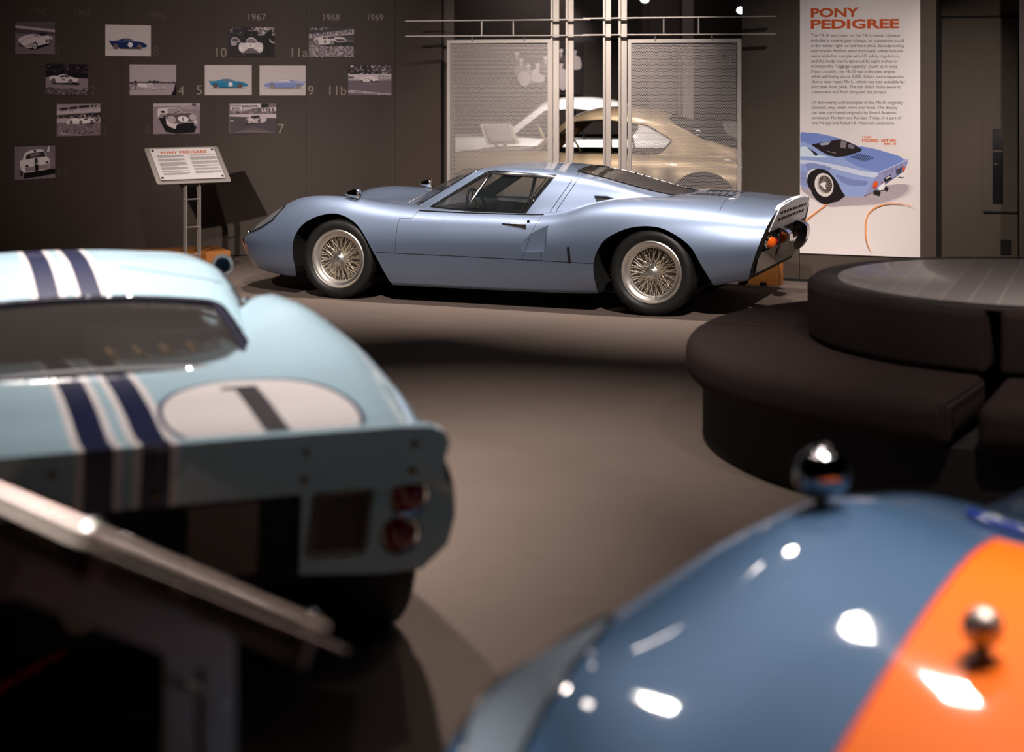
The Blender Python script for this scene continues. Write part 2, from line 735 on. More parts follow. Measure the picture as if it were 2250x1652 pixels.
D = math.radians
wall_back = struct('wall_back', arc_slab(D(-95), D(26.3), ARC_R + 0.02, ARC_R + 0.16, 0, WTOP, 60), M_SEAM)
edges = [-95, -84.5, -67.6, -50.7, -33.8, -16.9, 0, 16.9, 26.3]
for a, b in zip(edges, edges[1:]):
    arc_slab(D(a) + 0.0004, D(b) - 0.0004, ARC_R, ARC_R + 0.021, 0.012, WTOP - 0.01, 12).build('wall_panel', M_WALL, wall_back, 30)
# return at the open end of the curved wall
e = arc_pt(D(26.3), ARC_R + 0.0)
struct('trim_1', MB().box((e.x + 0.06, e.y + 0.22, 2.2), (0.10, 0.36, 4.4)), M_WALL)
# wall behind the niche closing the view to the left
struct('wall_niche', MB().box((-6.7, 11.4, 2.2), (3.9, 0.2, 4.4)), M_FAR)

# right-hand pier carrying the banner, turned about 21 degrees
PD = Vector((0.9345, -0.356, 0))           # along the pier, to the right
PN = Vector((-0.356, -0.9345, 0))          # out of its face
P0 = Vector((2.16, 12.63, 0))


def pier_pt(px, off=0.0, z=0.0):
    k = (px - CX) / F
    o = P0 + PN * off
    s = (k * o.y - o.x) / (PD.x - k * PD.y)
    p = o + PD * s
    return Vector((p.x, p.y, z))


def plate(a, b, depth, z0, z1, nrm=PN):
    """upright slab from plan point a to b, its face on the line, body behind it"""
    v = [(p.x, p.y, z) for z in (z0, z1) for p in (a, b, b - nrm * depth, a - nrm * depth)]
    return MB().add(v, [(3, 2, 1, 0), (4, 5, 6, 7), (0, 1, 5, 4), (1, 2, 6, 5), (2, 3, 7, 6), (3, 0, 4, 7)])


pa, pb, pc = pier_pt(1630), pier_pt(1756.5), pier_pt(2057)
pier = struct('wall_pier', plate(pa - PN * 0.02, pc - PN * 0.02, 0.4, 0, WTOP), M_SEAM)
plate(pa, pb - PD * 0.003, 0.021, 0.012, WTOP).build('wall_panel', M_PIER, pier)
plate(pb + PD * 0.003, pc, 0.021, 0.012, WTOP).build('wall_panel', M_PIER, pier)
struct('baseboard_pier', plate(pa + PN * 0.004, pc + PN * 0.004, 0.004, 0.0, 0.02), M_SEAM)

# recessed wall with a flush service door to the right of the pier
R0 = pc - PN * 0.55
ra, rb = R0 - PD * 0.3, R0 + PD * 3.2
recess = struct('wall_recess', plate(ra, rb, 0.15, 0, WTOP), M_PIER)


def recess_pt(px, py, off=0.0):
    k = (px - CX) / F
    o = ra + PN * off
    s = (k * o.y - o.x) / (PD.x - k * PD.y)
    p = o + PD * s
    return Vector((p.x, p.y, EYE - (py - YH) / F * p.y))


def recess_plate(x0, x1, y0, y1, t, m, name, parent, back=0.0):
    a, b = recess_pt(x0, y0, back + t), recess_pt(x1, y0, back + t)
    zt, zb = a.z, recess_pt(x0, y1, back + t).z
    return plate(Vector((a.x, a.y, 0)), Vector((b.x, b.y, 0)), t, zb, zt).build(name, m, parent)


recess_plate(2052, 2236, 36.0, 40, 0.004, M_SEAM, 'seam_line', recess)
door = recess_plate(2059, 2238, 42, 640, 0.02, M_PIER, 'door_1', None)
door['kind'] = 'structure'
rp = recess_plate(2158, 2236, 267, 464, 0.008, M_PIER, 'inset_panel', door, 0.02)
recess_plate(2181, 2204, 283, 447, 0.004, mat('slot_glass', (0.01, 0.01, 0.011), 0.1), 'slot_window', rp, 0.028)
recess_plate(2182, 2203, 330, 334, 0.004, M_PIER, 'slot_bar', rp, 0.032)
recess_plate(2184, 2192, 359, 362, 0.004, M_PIER, 'slot_bar', rp, 0.032)
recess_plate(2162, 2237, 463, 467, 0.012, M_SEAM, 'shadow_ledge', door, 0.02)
sk = empty('wall_socket', recess_pt(2210, 560, 0.02))
tag(sk, 'black electrical wall socket plate on the recessed olive wall by the round seat', 'socket')
for nm, a in (('cover_plate', (2199, 2222, 526, 558, 0.008, 0.02)), ('receptacle', (2205, 2216, 531, 541, 0.004, 0.028)), ('receptacle', (2205, 2216, 543, 553, 0.004, 0.028))):
    o = recess_plate(*a[:4], a[4], M_BLACK, nm, None, a[5])
    o.parent = sk
    o.matrix_parent_inverse = sk.matrix_basis.inverted()
R1 = recess_pt(2240, 300, 0.45)
struct('wall_corner', plate(Vector((R1.x, R1.y, 0)), Vector((R1.x, R1.y, 0)) + PD * 2.0, 0.6, 0, WTOP), M_FAR)


# ------------------------------------------------------------------ lettering on the curved wall
def wall_phi(px):
    """angle on the arc hit by the pixel column px"""
    k = (px - CX) / F
    lo, hi = D(-80), D(30)
    f = lambda a: arc_pt(a).x - k * arc_pt(a).y
    for _ in range(50):
        m = (lo + hi) / 2
        if f(m) > 0:
            hi = m
        else:
            lo = m
    return lo


def wall_frame(px, py, off=0.002):
    """matrix of a flat patch hung on the arc where the pixel meets it: x right, y up, z out"""
    a = wall_phi(px)
    p = arc_pt(a, ARC_R - off)
    z = EYE - (py - YH) / F * p.y
    ex = Vector((math.cos(a), -math.sin(a), 0))
    return frame_M(Vector((p.x, p.y, z)), ex, Vector((0, 0, 1))), F / p.y


def wall_text(s, px, py, h_px, m, name):
    """px,py: middle of the foot of the text"""
    M, sc = wall_frame(px, py, 0.004)
    h = h_px / sc
    me = text_mesh(s, h / 0.70, 0.0005, -0.004 * h / 0.7, 1.0, 'CENTER')
    me.transform(M)
    return link(name, me, m, wall_back)


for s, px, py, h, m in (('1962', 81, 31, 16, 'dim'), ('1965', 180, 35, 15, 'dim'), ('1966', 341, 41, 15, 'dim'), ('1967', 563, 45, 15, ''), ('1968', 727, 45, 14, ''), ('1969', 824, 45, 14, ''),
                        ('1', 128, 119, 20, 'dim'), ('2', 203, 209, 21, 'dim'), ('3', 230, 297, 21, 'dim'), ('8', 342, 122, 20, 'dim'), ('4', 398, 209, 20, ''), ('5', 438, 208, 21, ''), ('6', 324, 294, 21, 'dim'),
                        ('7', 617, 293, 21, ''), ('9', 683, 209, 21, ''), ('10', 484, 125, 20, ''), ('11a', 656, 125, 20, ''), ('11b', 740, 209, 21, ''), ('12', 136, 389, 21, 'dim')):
    wall_text(s, px, py, h, M_LETTER_SHADED if m else M_LETTER, 'year_numeral' if len(s) == 4 else 'caption_numeral')

# ------------------------------------------------------------------ car materials
def paint(name, col, metal=0.0, rough=0.35, flake=0.0):
    m = mat(name, col, rough, metal, coat=1.0, coat_rough=0.04)
    return m


M_SILVERBLUE = paint('silver_blue_metallic', srgb(121, 136, 160), 0.62, 0.43)
M_GLASS = mat('car_glass', (0.02, 0.025, 0.025), 0.02, alpha=0.22, spec=0.6)
M_PLEXI = mat('clear_plexiglass', (0.25, 0.27, 0.3), 0.05, alpha=0.20, spec=0.6)
M_SMOKE = mat('smoked_plexiglass', (0.045, 0.039, 0.036), 0.10, alpha=0.42, spec=0.6)
M_SEAT = mat('black_upholstery', (0.015, 0.014, 0.014), 0.6)
M_RIM = mat('polished_rim', srgb(236, 233, 228), 0.36, 1.0)
M_SATIN = mat('satin_chrome', (0.75, 0.75, 0.76), 0.22, 1.0)
M_FASCIA = mat('lit_fascia', srgb(196, 196, 204), 0.4)  # paler than the body paint: light on the tail put into the colour
M_SPOKE = mat('wire_spoke', srgb(240, 230, 210), 0.42, 1.0)
M_AMBER = mat('amber_lens', srgb(220, 92, 20), 0.15, coat=0.8)
M_RED = mat('red_lens', srgb(120, 14, 16), 0.12, coat=1.0)
M_STEEL = mat('dull_steel', srgb(120, 112, 104), 0.4, 0.9)
M_BRASS = mat('brass_bolt', srgb(170, 132, 84), 0.35, 0.9)
M_LENS = mat('headlamp_lens', srgb(200, 205, 210), 0.08, 0.6, coat=1.0)

NAVY, WHITE = srgb(20, 28, 66), srgb(232, 226, 226)


def stripes(t, y, base):
    """twin navy stripes with white edges about the centre line"""
    a = t.math('ABSOLUTE', y)
    c = t.mix(t.band(a, 0.012, 0.112), base, WHITE)
    return t.mix(t.band(a, 0.030, 0.094), c, NAVY)


def pale_blue_paint(name, roundel=True):
    m = paint(name, srgb(166, 196, 210), 0.0, 0.4)
    t = NT(m)
    co, x, y, z = t.coords()
    base = stripes(t, y, srgb(166, 196, 210))
    if not roundel:
        t.link(base, t.bsdf.inputs['Base Color'])
        return m
    # white roundel with navy rim on the tail deck, grey figure one
    def ell(rx, ry):
        u = t.math('DIVIDE', t.math('ADD', x, 3.065), rx)
        v = t.math('DIVIDE', t.math('ADD', y, 0.345), ry)
        return t.math('LESS_THAN', t.math('ADD', t.math('MULTIPLY', u, u), t.math('MULTIPLY', v, v)), 1.0)
    c = t.mix(ell(0.345, 0.243), base, srgb(38, 42, 78))
    c = t.mix(ell(0.332, 0.231), c, WHITE)
    bar = t.math('MULTIPLY', t.band(y, ONE[0], ONE[1]), t.band(x, ONE[2], ONE[3]))
    flag = t.math('MULTIPLY', t.band(y, ONE[1] - 0.002, ONE[1] + 0.032), t.band(x, ONE[3] - 0.035, ONE[3]))
    c = t.mix(t.math('MAXIMUM', bar, flag), c, srgb(74, 70, 74))
    t.link(c, t.bsdf.inputs['Base Color'])
    return m


ONE = (-0.385, -0.325, -3.4, -2.80)       # y0, y1, x0, x1 of the figure one
M_PALE = pale_blue_paint('pale_blue_racing_paint')
M_PALE_PLAIN = pale_blue_paint('pale_blue_striped_plate', False)

# ------------------------------------------------------------------ mid-engined coupe, used for both racers
ROWS = [
    (1.06, .335, .10, .335, .18, .325, .12, .305), (1.03, .385, .28, .375, .36, .345, .28, .275),
    (.97, .435, .42, .41, .52, .36, .43, .245), (.88, .485, .50, .46, .645, .375, .56, .215),
    (.78, .525, .55, .53, .73, .385, .65, .185), (.67, .558, .575, .597, .785, .39, .70, .165),
    (.54, .588, .595, .668, .82, .40, .735, .15), (.45, .603, .605, .708, .835, .40, .75, .143),
    (.35, .618, .615, .730, .85, .405, .765, .14), (.2, .635, .625, .741, .862, .41, .775, .13),
    (0, .652, .635, .735, .868, .415, .785, .122), (-.2, .665, .65, .708, .866, .425, .795, .12),
    (-.45, .672, .665, .682, .862, .435, .80, .12), (-.7, .66, .68, .667, .858, .445, .80, .12),
    (-1.1, .64, .695, .657, .858, .45, .80, .12), (-1.5, .66, .70, .657, .864, .455, .80, .122),
    (-1.7, .70, .70, .675, .872, .46, .80, .124), (-1.9, .735, .69, .735, .88, .465, .80, .128),
    (-2.1, .765, .675, .768, .887, .47, .80, .14), (-2.3, .785, .66, .776, .89, .47, .80, .16),
    (-2.6, .795, .64, .765, .876, .47, .785, .19), (-2.9, .785, .605, .742, .84, .475, .755, .235),
    (-3.08, .768, .565, .722, .80, .48, .72, .27), (-3.22, .770, .535, .730, .775, .48, .70, .295), (-3.45, .790, .50, .75, .74, .48, .66, .32)]
BODY = smooth_curve(ROWS, 0.035)
# the racer carries higher rear haunches with a forward-facing scoop
R2 = [r for r in ROWS if r[0] > -1.52] + [
    (-1.60, .68, .66, .69, .868, .458, .80, .123), (-1.72, .71, .635, .835, .872, .46, .80, .124), (-1.82, .73, .63, .895, .876, .465, .80, .126),
    (-2.0, .75, .65, .893, .886, .47, .80, .134), (-2.2, .77, .68, .870, .892, .475, .80, .15), (-2.45, .785, .70, .838, .892, .48, .79, .175),
    (-2.7, .79, .70, .800, .880, .49, .775, .24), (-2.95, .782, .68, .768, .84, .52, .74, .32), (-3.2, .760, .66, .746, .785, .55, .69, .395), (-3.45, .757, .65, .735, .76, .56, .67, .43)]
BODY2 = smooth_curve(R2, 0.03)
CABIN = smooth_curve([
    (-.27, .655, .05, .004, .09, .64), (-.36, .70, .16, .01, .30, .64), (-.45, .755, .25, .015, .46, .64),
    (-.55, .815, .31, .02, .57, .64), (-.70, .893, .38, .03, .64, .645), (-.85, .943, .43, .035, .665, .645),
    (-1.03, .978, .46, .04, .68, .645), (-1.25, .992, .475, .042, .69, .645), (-1.45, .989, .48, .045, .69, .645),
    (-1.65, .973, .475, .05, .67, .65), (-1.85, .942, .46, .05, .62, .66), (-2.05, .895, .45, .05, .565, .69),
    (-2.25, .842, .44, .045, .52, .71), (-2.45, .795, .43, .035, .49, .72), (-2.65, .750, .40, .02, .45, .72)], 0.03)

CABIN2 = smooth_curve([
    (-.27, .655, .05, .004, .09, .64), (-.36, .70, .16, .01, .30, .64), (-.45, .755, .25, .015, .46, .64),
    (-.55, .815, .31, .02, .57, .64), (-.70, .893, .38, .03, .64, .645), (-.85, .943, .44, .035, .67, .645),
    (-1.03, .978, .48, .04, .69, .645), (-1.25, .994, .50, .042, .70, .645), (-1.45, .993, .515, .045, .70, .645),
    (-1.65, .978, .51, .05, .68, .65), (-1.85, .945, .495, .05, .65, .66), (-2.05, .897, .49, .05, .62, .69),
    (-2.25, .845, .495, .045, .60, .71), (-2.45, .798, .495, .035, .58, .72), (-2.65, .750, .47, .02, .54, .72)], 0.03)


def body_keys(fn):
    def k(x):
        zc, yk, zk, yw, zw, yb, zb = fn(x)
        return [(0, zc), (.55 * yk, zc + .12 * (zk - zc)), (yk, zk), (yk + .72 * (yw - yk), zk - .36 * (zk - zw)), (yw, zw),
                (yw - .28 * (yw - yb), zw - .6 * (zw - zb)), (yb, zb), (0, zb)]
    return k


def cabin_keys(fn, foot=0.10):
    def k(x):
        zr, yr, dr, yb, zb = fn(x)
        zo = zr - dr
        return [(0, zr), (.6 * yr, zr - .28 * dr), (yr, zo), (yr + .36 * (yb - yr), zo - .28 * (zo - zb)), (yb, zb), (yb, zb - foot), (0, zb - foot)]
    return k


def body_grown(fn, xs):
    def g(d):
        def k(x):
            zc, yk, zk, yw, zw, yb, zb = fn(x)
            return body_keys(lambda _: (zc + d, yk + d * .3, zk + d, yw + d, zw, yb + d, zb - d))(x)
        return loft(xs, k, (5, 6, 6, 7, 5, 5, 8), (6,))
    return g


def cabin_grown(fn, xs, foot=0.10):
    def g(d):
        def k(x):
            zr, yr, dr, yb, zb = fn(x)
            return cabin_keys(lambda _: (zr + 1.1 * d, max(.008, yr + .8 * d), dr, max(.016, yb + d), zb), foot - min(0, d) * 4)(x)
        return loft([x for x in xs if x <= xs[0] + min(0, d * 1.6)], k, (6, 6, 6, 7, 3, 6), (5,))
    return g


def stations(a, b, step, fine=()):
    xs = list(np.arange(a, b, -step)) + [b]
    xs += [x for x in fine]
    return sorted(set(round(float(x), 4) for x in xs), reverse=True)


XS_BODY = stations(1.06, -3.42, 0.04, (1.057, 1.05, 1.04, 1.03, 1.01, .99, .97, .95))
XS_CAB = stations(-.27, -2.65, 0.03, (-.272, -.278, -.285))
ARCH_F = catmull2([(.335, .0), (.35, .22), (.342, .43), (.25, .56), (.075, .622), (-.08, .602), (-.215, .516), (-.33, .346), (-.42, .16), (-.46, 0.0)], 5)
ARCH_R = catmull2([(-2.03, .0), (-2.01, .14), (-2.004, .347), (-2.07, .496), (-2.19, .575), (-2.32, .611), (-2.46, .607), (-2.58, .56), (-2.68, .49), (-2.735, .40), (-2.81, .237), (-2.86, 0.0)], 5)


def join_meshes(ms):
    mb = MB()
    for m in ms:
        mb.add([v.co for v in m.vertices], [tuple(p.vertices) for p in m.polygons])
    return mb.mesh()


def wheel(name, parent, x, sgn, R, W, yout, wire=True):
    """wheel on the y axis; yout is the outer sidewall"""
    w = empty(name)
    w.parent = parent
    c = W / 2
    M = Matrix.Translation((x, (yout - c) * sgn, R)) @ Matrix.Rotation(-math.pi / 2 * sgn, 4, 'X')   # local +z -> outboard
    rr = 0.213
    prof = [(rr - .012, -c * .8), (rr + .015, -c * .95), (R * .86, -c), (R * .95, -c * .9), (R * .99, -c * .72), (R, -c * .3), (R, c * .3), (R * .99, c * .72), (R * .965, c * .86), (R * .93, c * .95),
            (R * .86, c), (R * .80, c * .98), (rr + .012, c * .9), (rr, c * .8), (rr - .012, c * .76)]
    MB().lathe(prof, 72, 0, M).build('tyre', M_RUBBER, w, 50)
    g = MB()
    for i in range(60):
        a = 2 * math.pi * i / 60
        for z0 in (c * .78, ):
            g.box((0, 0, 0), (.0035, .012, .022), 0, M @ Matrix.Rotation(a, 4, 'Z') @ Matrix.Translation((R * .978, 0, z0)))
    g.build('tread_blocks', M_RUBBER, w, None)['kind'] = 'stuff'
    if not wire:
        p2 = [(.001, c * .55), (.05, c * .55), (.06, c * .4), (.15, c * .3), (.19, c * .55), (rr - .01, c * .8)]
        MB().lathe(p2, 48, 0, M).build('rim', mat('gold_magnesium', srgb(150, 112, 52), 0.4, 0.6), w, 40)
        return w
    rim = [(rr - .002, c * .76), (rr + .003, c * .86), (rr - .004, c * .90), (.200, c * .80), (.196, c * .66), (.176, c * .58), (.170, c * .46), (.163, c * .40), (.160, c * -.3), (.165, -c * .8), (rr - .012, -c * .8)]
    MB().lathe(rim, 72, 0, M).build('rim', M_RIM, w, 35)
    sp = MB()
    for k, (n, r0, z0, r1, z1, tw) in enumerate(((22, .160, c * .34, .036, c * .60, .55), (22, .160, c * .34, .036, c * .60, -.55), (16, .160, c * .1, .040, c * .05, .7), (16, .160, c * .1, .040, c * .05, -.7))):
        for i in range(n):
            a = 2 * math.pi * (i + .5 * (k % 2)) / n
            p = (r0 * math.cos(a), r0 * math.sin(a), z0)
            q = (r1 * math.cos(a + tw), r1 * math.sin(a + tw), z1)
            sp.tube([p, q], 0.0021, 5, 0, M, caps=False)
    o = sp.build('wire_spokes', M_SPOKE, w, 60)
    o['kind'] = 'stuff'
    MB().lathe([(.001, -c * .2), (.155, -c * .2), (.155, -c * .3), (.001, -c * .3)], 40, 0, M).build('brake_disc', M_STEEL, w, 30)
    hub = [(.041, -c * .2), (.043, c * .1), (.040, c * .55), (.046, c * .66), (.044, c * .72), (.028, c * .80), (.020, c * .83), (.020, c * .88), (.001, c * .89)]
    h = MB().lathe(hub, 32, 0, M).build('hub', M_RIM, w, 35)
    ear = MB()
    for i in range(3):
        a = 2 * math.pi * i / 3 + .4
        poly = [(.018, -.013), (.045, -.018), (.066, -.020), (.070, -.012), (.058, .004), (.044, .014), (.018, .014)]
        ear.prism(poly, c * .72, c * .80, 'z', 0, M @ Matrix.Rotation(a, 4, 'Z'))
    ear.build('spinner', M_RIM, h, 30)
    return w


def tail_box(top, bot):
    """everything behind the sloping tail plane through two (x, z) points"""
    d = Vector(top) - Vector(bot)
    a, b = Vector(bot) - d * 2, Vector(top) + d * 2
    return prism([tuple(a), tuple(b), (-6, b.y), (-6, a.y)], -2, 2, 'y')


RW2 = [(-1.955, .445), (-2.22, .475), (-2.50, .45), (-2.50, -.45), (-2.22, -.475), (-1.955, -.445)]
SIDE_WIN = [(-.63, .668), (-1.05, .940), (-1.11, .950), (-1.595, .927), (-1.43, .650)]
SHIELD = [(-.15, .672), (-.51, .672), (-.975, .953), (-.92, 1.2), (-.15, 1.2)]


def coupe(root, kind, M_P):
    mk3 = kind == 'road'
    BF = BODY if mk3 else BODY2
    body = Skin(loft(XS_BODY, body_keys(BF), (5, 6, 6, 7, 5, 5, 8), (6,)), body_grown(BF, XS_BODY))
    CF = CABIN if mk3 else CABIN2
    cab = Skin(loft(XS_CAB, cabin_keys(CF), (6, 6, 6, 7, 3, 6), (5,)), cabin_grown(CF, XS_CAB))
    # --- lower body
    cut = []
    for s in (1, -1):
        lo, hi = (.46, 1.3) if s > 0 else (-1.3, -.46)
        cut += [prism(ARCH_F, lo, hi), prism(ARCH_R, lo, hi)]
        w = [(-1.46, .95), (-1.47, .862), (-1.655, .822), (-1.655, .95)]
        cut.append(prism([(p[0], p[1] * s) for p in w], .41, .635, 'z'))
    cut.append(prism([(-.62, .45), (-1.60, .45), (-1.60, -.45), (-.62, -.45)], .30, 1.3, 'z'))
    TAIL = ((-3.215, .75), (-3.05, .28)) if mk3 else ((-3.27, .75), (-3.20, .28))
    cut.append(tail_box(*TAIL))
    HL = [(.845, .445), (.80, .50), (.66, .618), (.545, .672), (.515, .645), (.575, .555), (.66, .505), (.76, .465)]
    for s in (1, -1):
        lo, hi = (.40, 1.0) if s > 0 else (-1.0, -.40)
        cut.append(prism(HL, lo, hi))
    me = body.me
    for c in cut:
        me = boolean(me, c)
    # doors are cut free of the lower body with a narrow gap
    dpoly = [(-.497, .358), (-.497, .606), (-.592, .608), (-.632, .70), (-1.60, .70), (-1.575, .645), (-1.475, .352)]
    doors = []
    for s in (1, -1):
        lo, hi = (.72, 1.2) if s > 0 else (-1.2, -.72)
        lo2, hi2 = (.70, 1.2) if s > 0 else (-1.2, -.70)
        doors.append((s, boolean(me.copy(), prism(inset_poly(dpoly, .0028), lo, hi), 'INTERSECT')))
        me = boolean(me, prism(dpoly, lo2, hi2))
    body.finish('body_shell', me, [M_P, M_SEAM], root, .003, False, lambda c: -1.70 < c.x < -1.36 and abs(c.y) > .78 and .405 < c.z < .64)
    for s, d in doors:
        dr = body.finish('door', d, [M_P, M_P], root)
        hx0, hx1 = -1.305, -1.49
        p, q = body.side(hx0, .590, s), body.side(hx1, .568, s)
        f = frame_M((p + q) / 2, (q - p).normalized(), Vector((0, 0, 1)))
        hd = MB().box((0, 0, 0), ((q - p).length, .004, .034), 0, None, .0015)
        hb = MB()
        M = Matrix.Translation((p + q) / 2) @ Matrix.Rotation(math.atan2((q - p).y, (q - p).x), 4, 'Z')
        L = (q - p).length
        hb.box((0, 0, .015), (L, .010, .004), 0, M)
        hb.box((0, 0, -.015), (L, .010, .004), 0, M)
        hb.box((-L / 2, 0, 0), (.004, .010, .034), 0, M)
        hb.box((L / 2, 0, 0), (.004, .010, .034), 0, M)
        hb.box((0, 0, 0), (L, .004, .030), 1, M)
        hb.build('door_handle', [M_CHROME, M_STEEL], dr, None)
        p = body.side(-1.495, .612, s)
        MB().lathe([(.001, .008), (.009, .008), (.012, .004), (.012, -.004)], 16, 0, Matrix.Translation(p) @ rot_to((0, s, .1))).build('door_lock', M_CHROME, dr)
    # seams
    for s in (1, -1):
        for pts in ([(-.345, .360), (-2.005, .348)], [(-1.618, .352), (-1.622, .412)]):
            MB().tube(body.line(pts, 0, 'side', s, .03, .0005), .0022, 6).build('panel_seam', M_SEAM, root, 60)
    if mk3:
        MB().tube(body.line([(-2.84, .69), (-2.80, 0), (-2.84, -.69)], 0, 'top', 1, .03, 0), .002, 6).build('panel_seam', M_SEAM, root, 60)
    # --- headlamps behind clear covers
    for s in (1, -1):
        lo, hi = (.40, 1.0) if s > 0 else (-1.0, -.40)
        pm = body.patch(prism(HL, lo, hi), 0.001, -0.004)
        cv = body.finish('headlamp_cover', pm, [M_PLEXI], root, .02, True)
        M = Matrix.Translation((.60, .60 * s, .545)) @ rot_to((1, .18 * s, .12))
        hl = MB().lathe([(.001, .020), (.04, .016), (.066, .004), (.072, -.008), (.076, -.002), (.078, -.02), (.06, -.06), (.001, -.07)], 32, 0, M).build('headlamp', M_LENS, root)
        MB().lathe([(.068, .010), (.076, .010), (.078, .0), (.072, -.01)], 32, 0, M).build('lamp_ring', M_CHROME, hl)
        edge = body.line([HL[0], HL[7], HL[6], HL[5], HL[4], HL[3]], 0, 'side', s, .02, .001)
        MB().tube(edge, .008, 8).build('cover_edge', M_BLACK, cv)
        rv = MB()
        for q in edge[::3]:
            rv.lathe([(.001, .004), (.003, .002), (.0035, -.004)], 8, 0, Matrix.Translation(q + body.near(q)[1] * .007) @ rot_to(body.near(q)[1]))
        rv.build('rivets', M_CHROME, cv)['kind'] = 'stuff'
        # side repeater and nose intake rim
        q = Vector((.955, .50 * s, .355))
        d, n = body.near(q)
        loc = body.bvh.find_nearest(q)[0]
        M = Matrix.Translation(loc) @ rot_to(n)
        nl = MB().lathe([(.001, .012), (.018, .010), (.026, .004), (.028, -.004)], 24, 0, M).build('indicator_lamp', M_AMBER, root)
        MB().lathe([(.026, .006), (.032, .006), (.035, -.004)], 24, 0, M).build('lamp_ring', M_CHROME, nl)
    # --- cabin shell with window openings
    inner = cab.offset(-.024)
    sm = cab.me
    wins = []
    for s in (1, -1):
        lo, hi = (.30, 1.0) if s > 0 else (-1.0, -.30)
        wins.append((s, lo, hi))
        sm = boolean(sm, prism(SIDE_WIN, lo, hi))
    sm = boolean(sm, prism(SHIELD, -1.2, 1.2))
    if mk3:
        RW = [(-1.70, .36), (-2.05, .36), (-2.46, .31), (-2.46, -.31), (-2.05, -.36), (-1.70, -.36)]
        RWr = round_poly(RW, [.05, .3, .12, .12, .3, .05])
    else:
        RW = RW2
        RWr = round_poly(RW, [.05, .2, .10, .10, .2, .05])
    sm = boolean(sm, prism(RWr, .60, 1.3, 'z'))
    sm = boolean(sm, inner)
    cab.finish('roof_shell', sm, [M_P, M_SEAT], root)
    # glass
    g = cab.patch(prism(inset_poly(SHIELD, -.012), -1.2, 1.2), -.004, -.010)
    cab.finish('windscreen', g, [M_GLASS], root, .02, True)
    ed = []
    for s in (1, -1):
        ed.append(cab.line([(-.515, .675), (-.972, .951)], 0, 'side', s, .02, .001))
    for q in ed:
        MB().tube(q, .006, 6).build('windscreen_trim', M_CHROME if mk3 else M_BLACK, root)
    for s, lo, hi in wins:
        fr = cab.patch(prism(SIDE_WIN, lo, hi), .003, -.016)
        fr = boolean(fr, prism(inset_poly(SIDE_WIN, .026), lo - .1, hi + .1))
        fo = cab.finish('side_window_frame', fr, [M_BLACK], root, .02, True)
        gl = cab.patch(prism(inset_poly(SIDE_WIN, .015), lo, hi), -.006, -.010)
        cab.finish('side_window', gl, [M_GLASS], fo, .02, True)
        MB().tube(cab.line([(-.955, .665), (-1.088, .938)], 0, 'side', s, .03, -.004), .011, 8).build('vent_divider', M_BLACK, fo)
        MB().tube(cab.line([(-.975, .682), (-1.395, .672), (-1.53, .905), (-1.10, .925), (-.975, .682)], 0, 'side', s, .03, -.002), .0035, 6).build('window_trim', M_CHROME, fo)
        rv = MB()
        for q in cab.line(inset_poly(SIDE_WIN, .012), 0, 'side', s, .075, .003, True):
            rv.lathe([(.001, .003), (.0035, .002), (.0042, -.004)], 8, 0, Matrix.Translation(q) @ rot_to(cab.near(q)[1]))
        rv.build('rivets', M_CHROME, fo)['kind'] = 'stuff'
    rg = cab.patch(prism(inset_poly(RWr, -.004), .60, 1.3, 'z'), -.002, -.007)
    ro = cab.finish('rear_window', rg, [M_SMOKE], root, .02, True)
    edge = cab.line(RWr, 0, 'top', 1, .03, .0, True)
    MB().tube(edge, .006 if mk3 else .010, 6, closed=True).build('window_seal', M_BLACK, ro)
    rv = MB()
    for q in cab.line(inset_poly(RWr, .004), 0, 'top', 1, .02, .005, True)[::3]:
        rv.lathe([(.001, .004), (.0045, .003), (.0055, -.004)] if mk3 else [(.001, .007), (.007, .005), (.009, -.004)], 8, 0, Matrix.Translation(q) @ rot_to(cab.near(q)[1]))
    rv.build('rivets', M_CHROME, ro)['kind'] = 'stuff'
    # door cut lines over the roof edge
    for s in (1, -1):
        for x0, x1, ym in ((-1.60, -1.735, 1), (-1.64, -1.77, 1)):
            low = [cab.side(x, z, s) + cab.near(cab.side(x, z, s))[1] * .0004 for x, z in [(x0 + (x1 - x0) * k / 10, .65 + (.925 - .65) * k / 10) for k in range(11)]]
            MB().tube(low, .0022, 6).build('roof_seam', M_SEAM, root, 60)
            if x0 == -1.60:
                t0 = low[-1]
                arc = [(t0.x + (.30 - 0) * (1 - math.cos(k / 10 * math.pi / 2)) * .35, t0.y * (1 - .62 * k / 10)) for k in range(11)]
                MB().tube([cab.top(*a) + Vector((0, 0, .0004)) for a in arc], .0022, 6).build('roof_seam', M_SEAM, root, 60)
    # --- mirrors on the front wings
    for s in (1, -1):
        mr = empty('wing_mirror')
        mr.parent = root
        b = body.top(-.06, .655 * s)
        M = Matrix.Translation(b + Vector((.0, 0, .040))) @ rot_to((-1, 0, 0))
        if mk3:
            MB().lathe([(.001, -.075), (.010, -.070), (.020, -.05), (.030, -.02), (.036, .012), (.038, .034), (.036, .040), (.033, .037), (.001, .034)], 32, 0, M).build('mirror_housing', M_CHROME, mr)
        MB().lathe([(.012, .012), (.010, 0), (.016, -.014), (.022, -.02)], 16, 0, Matrix.Translation(b)).build('mirror_foot', M_CHROME, mr)
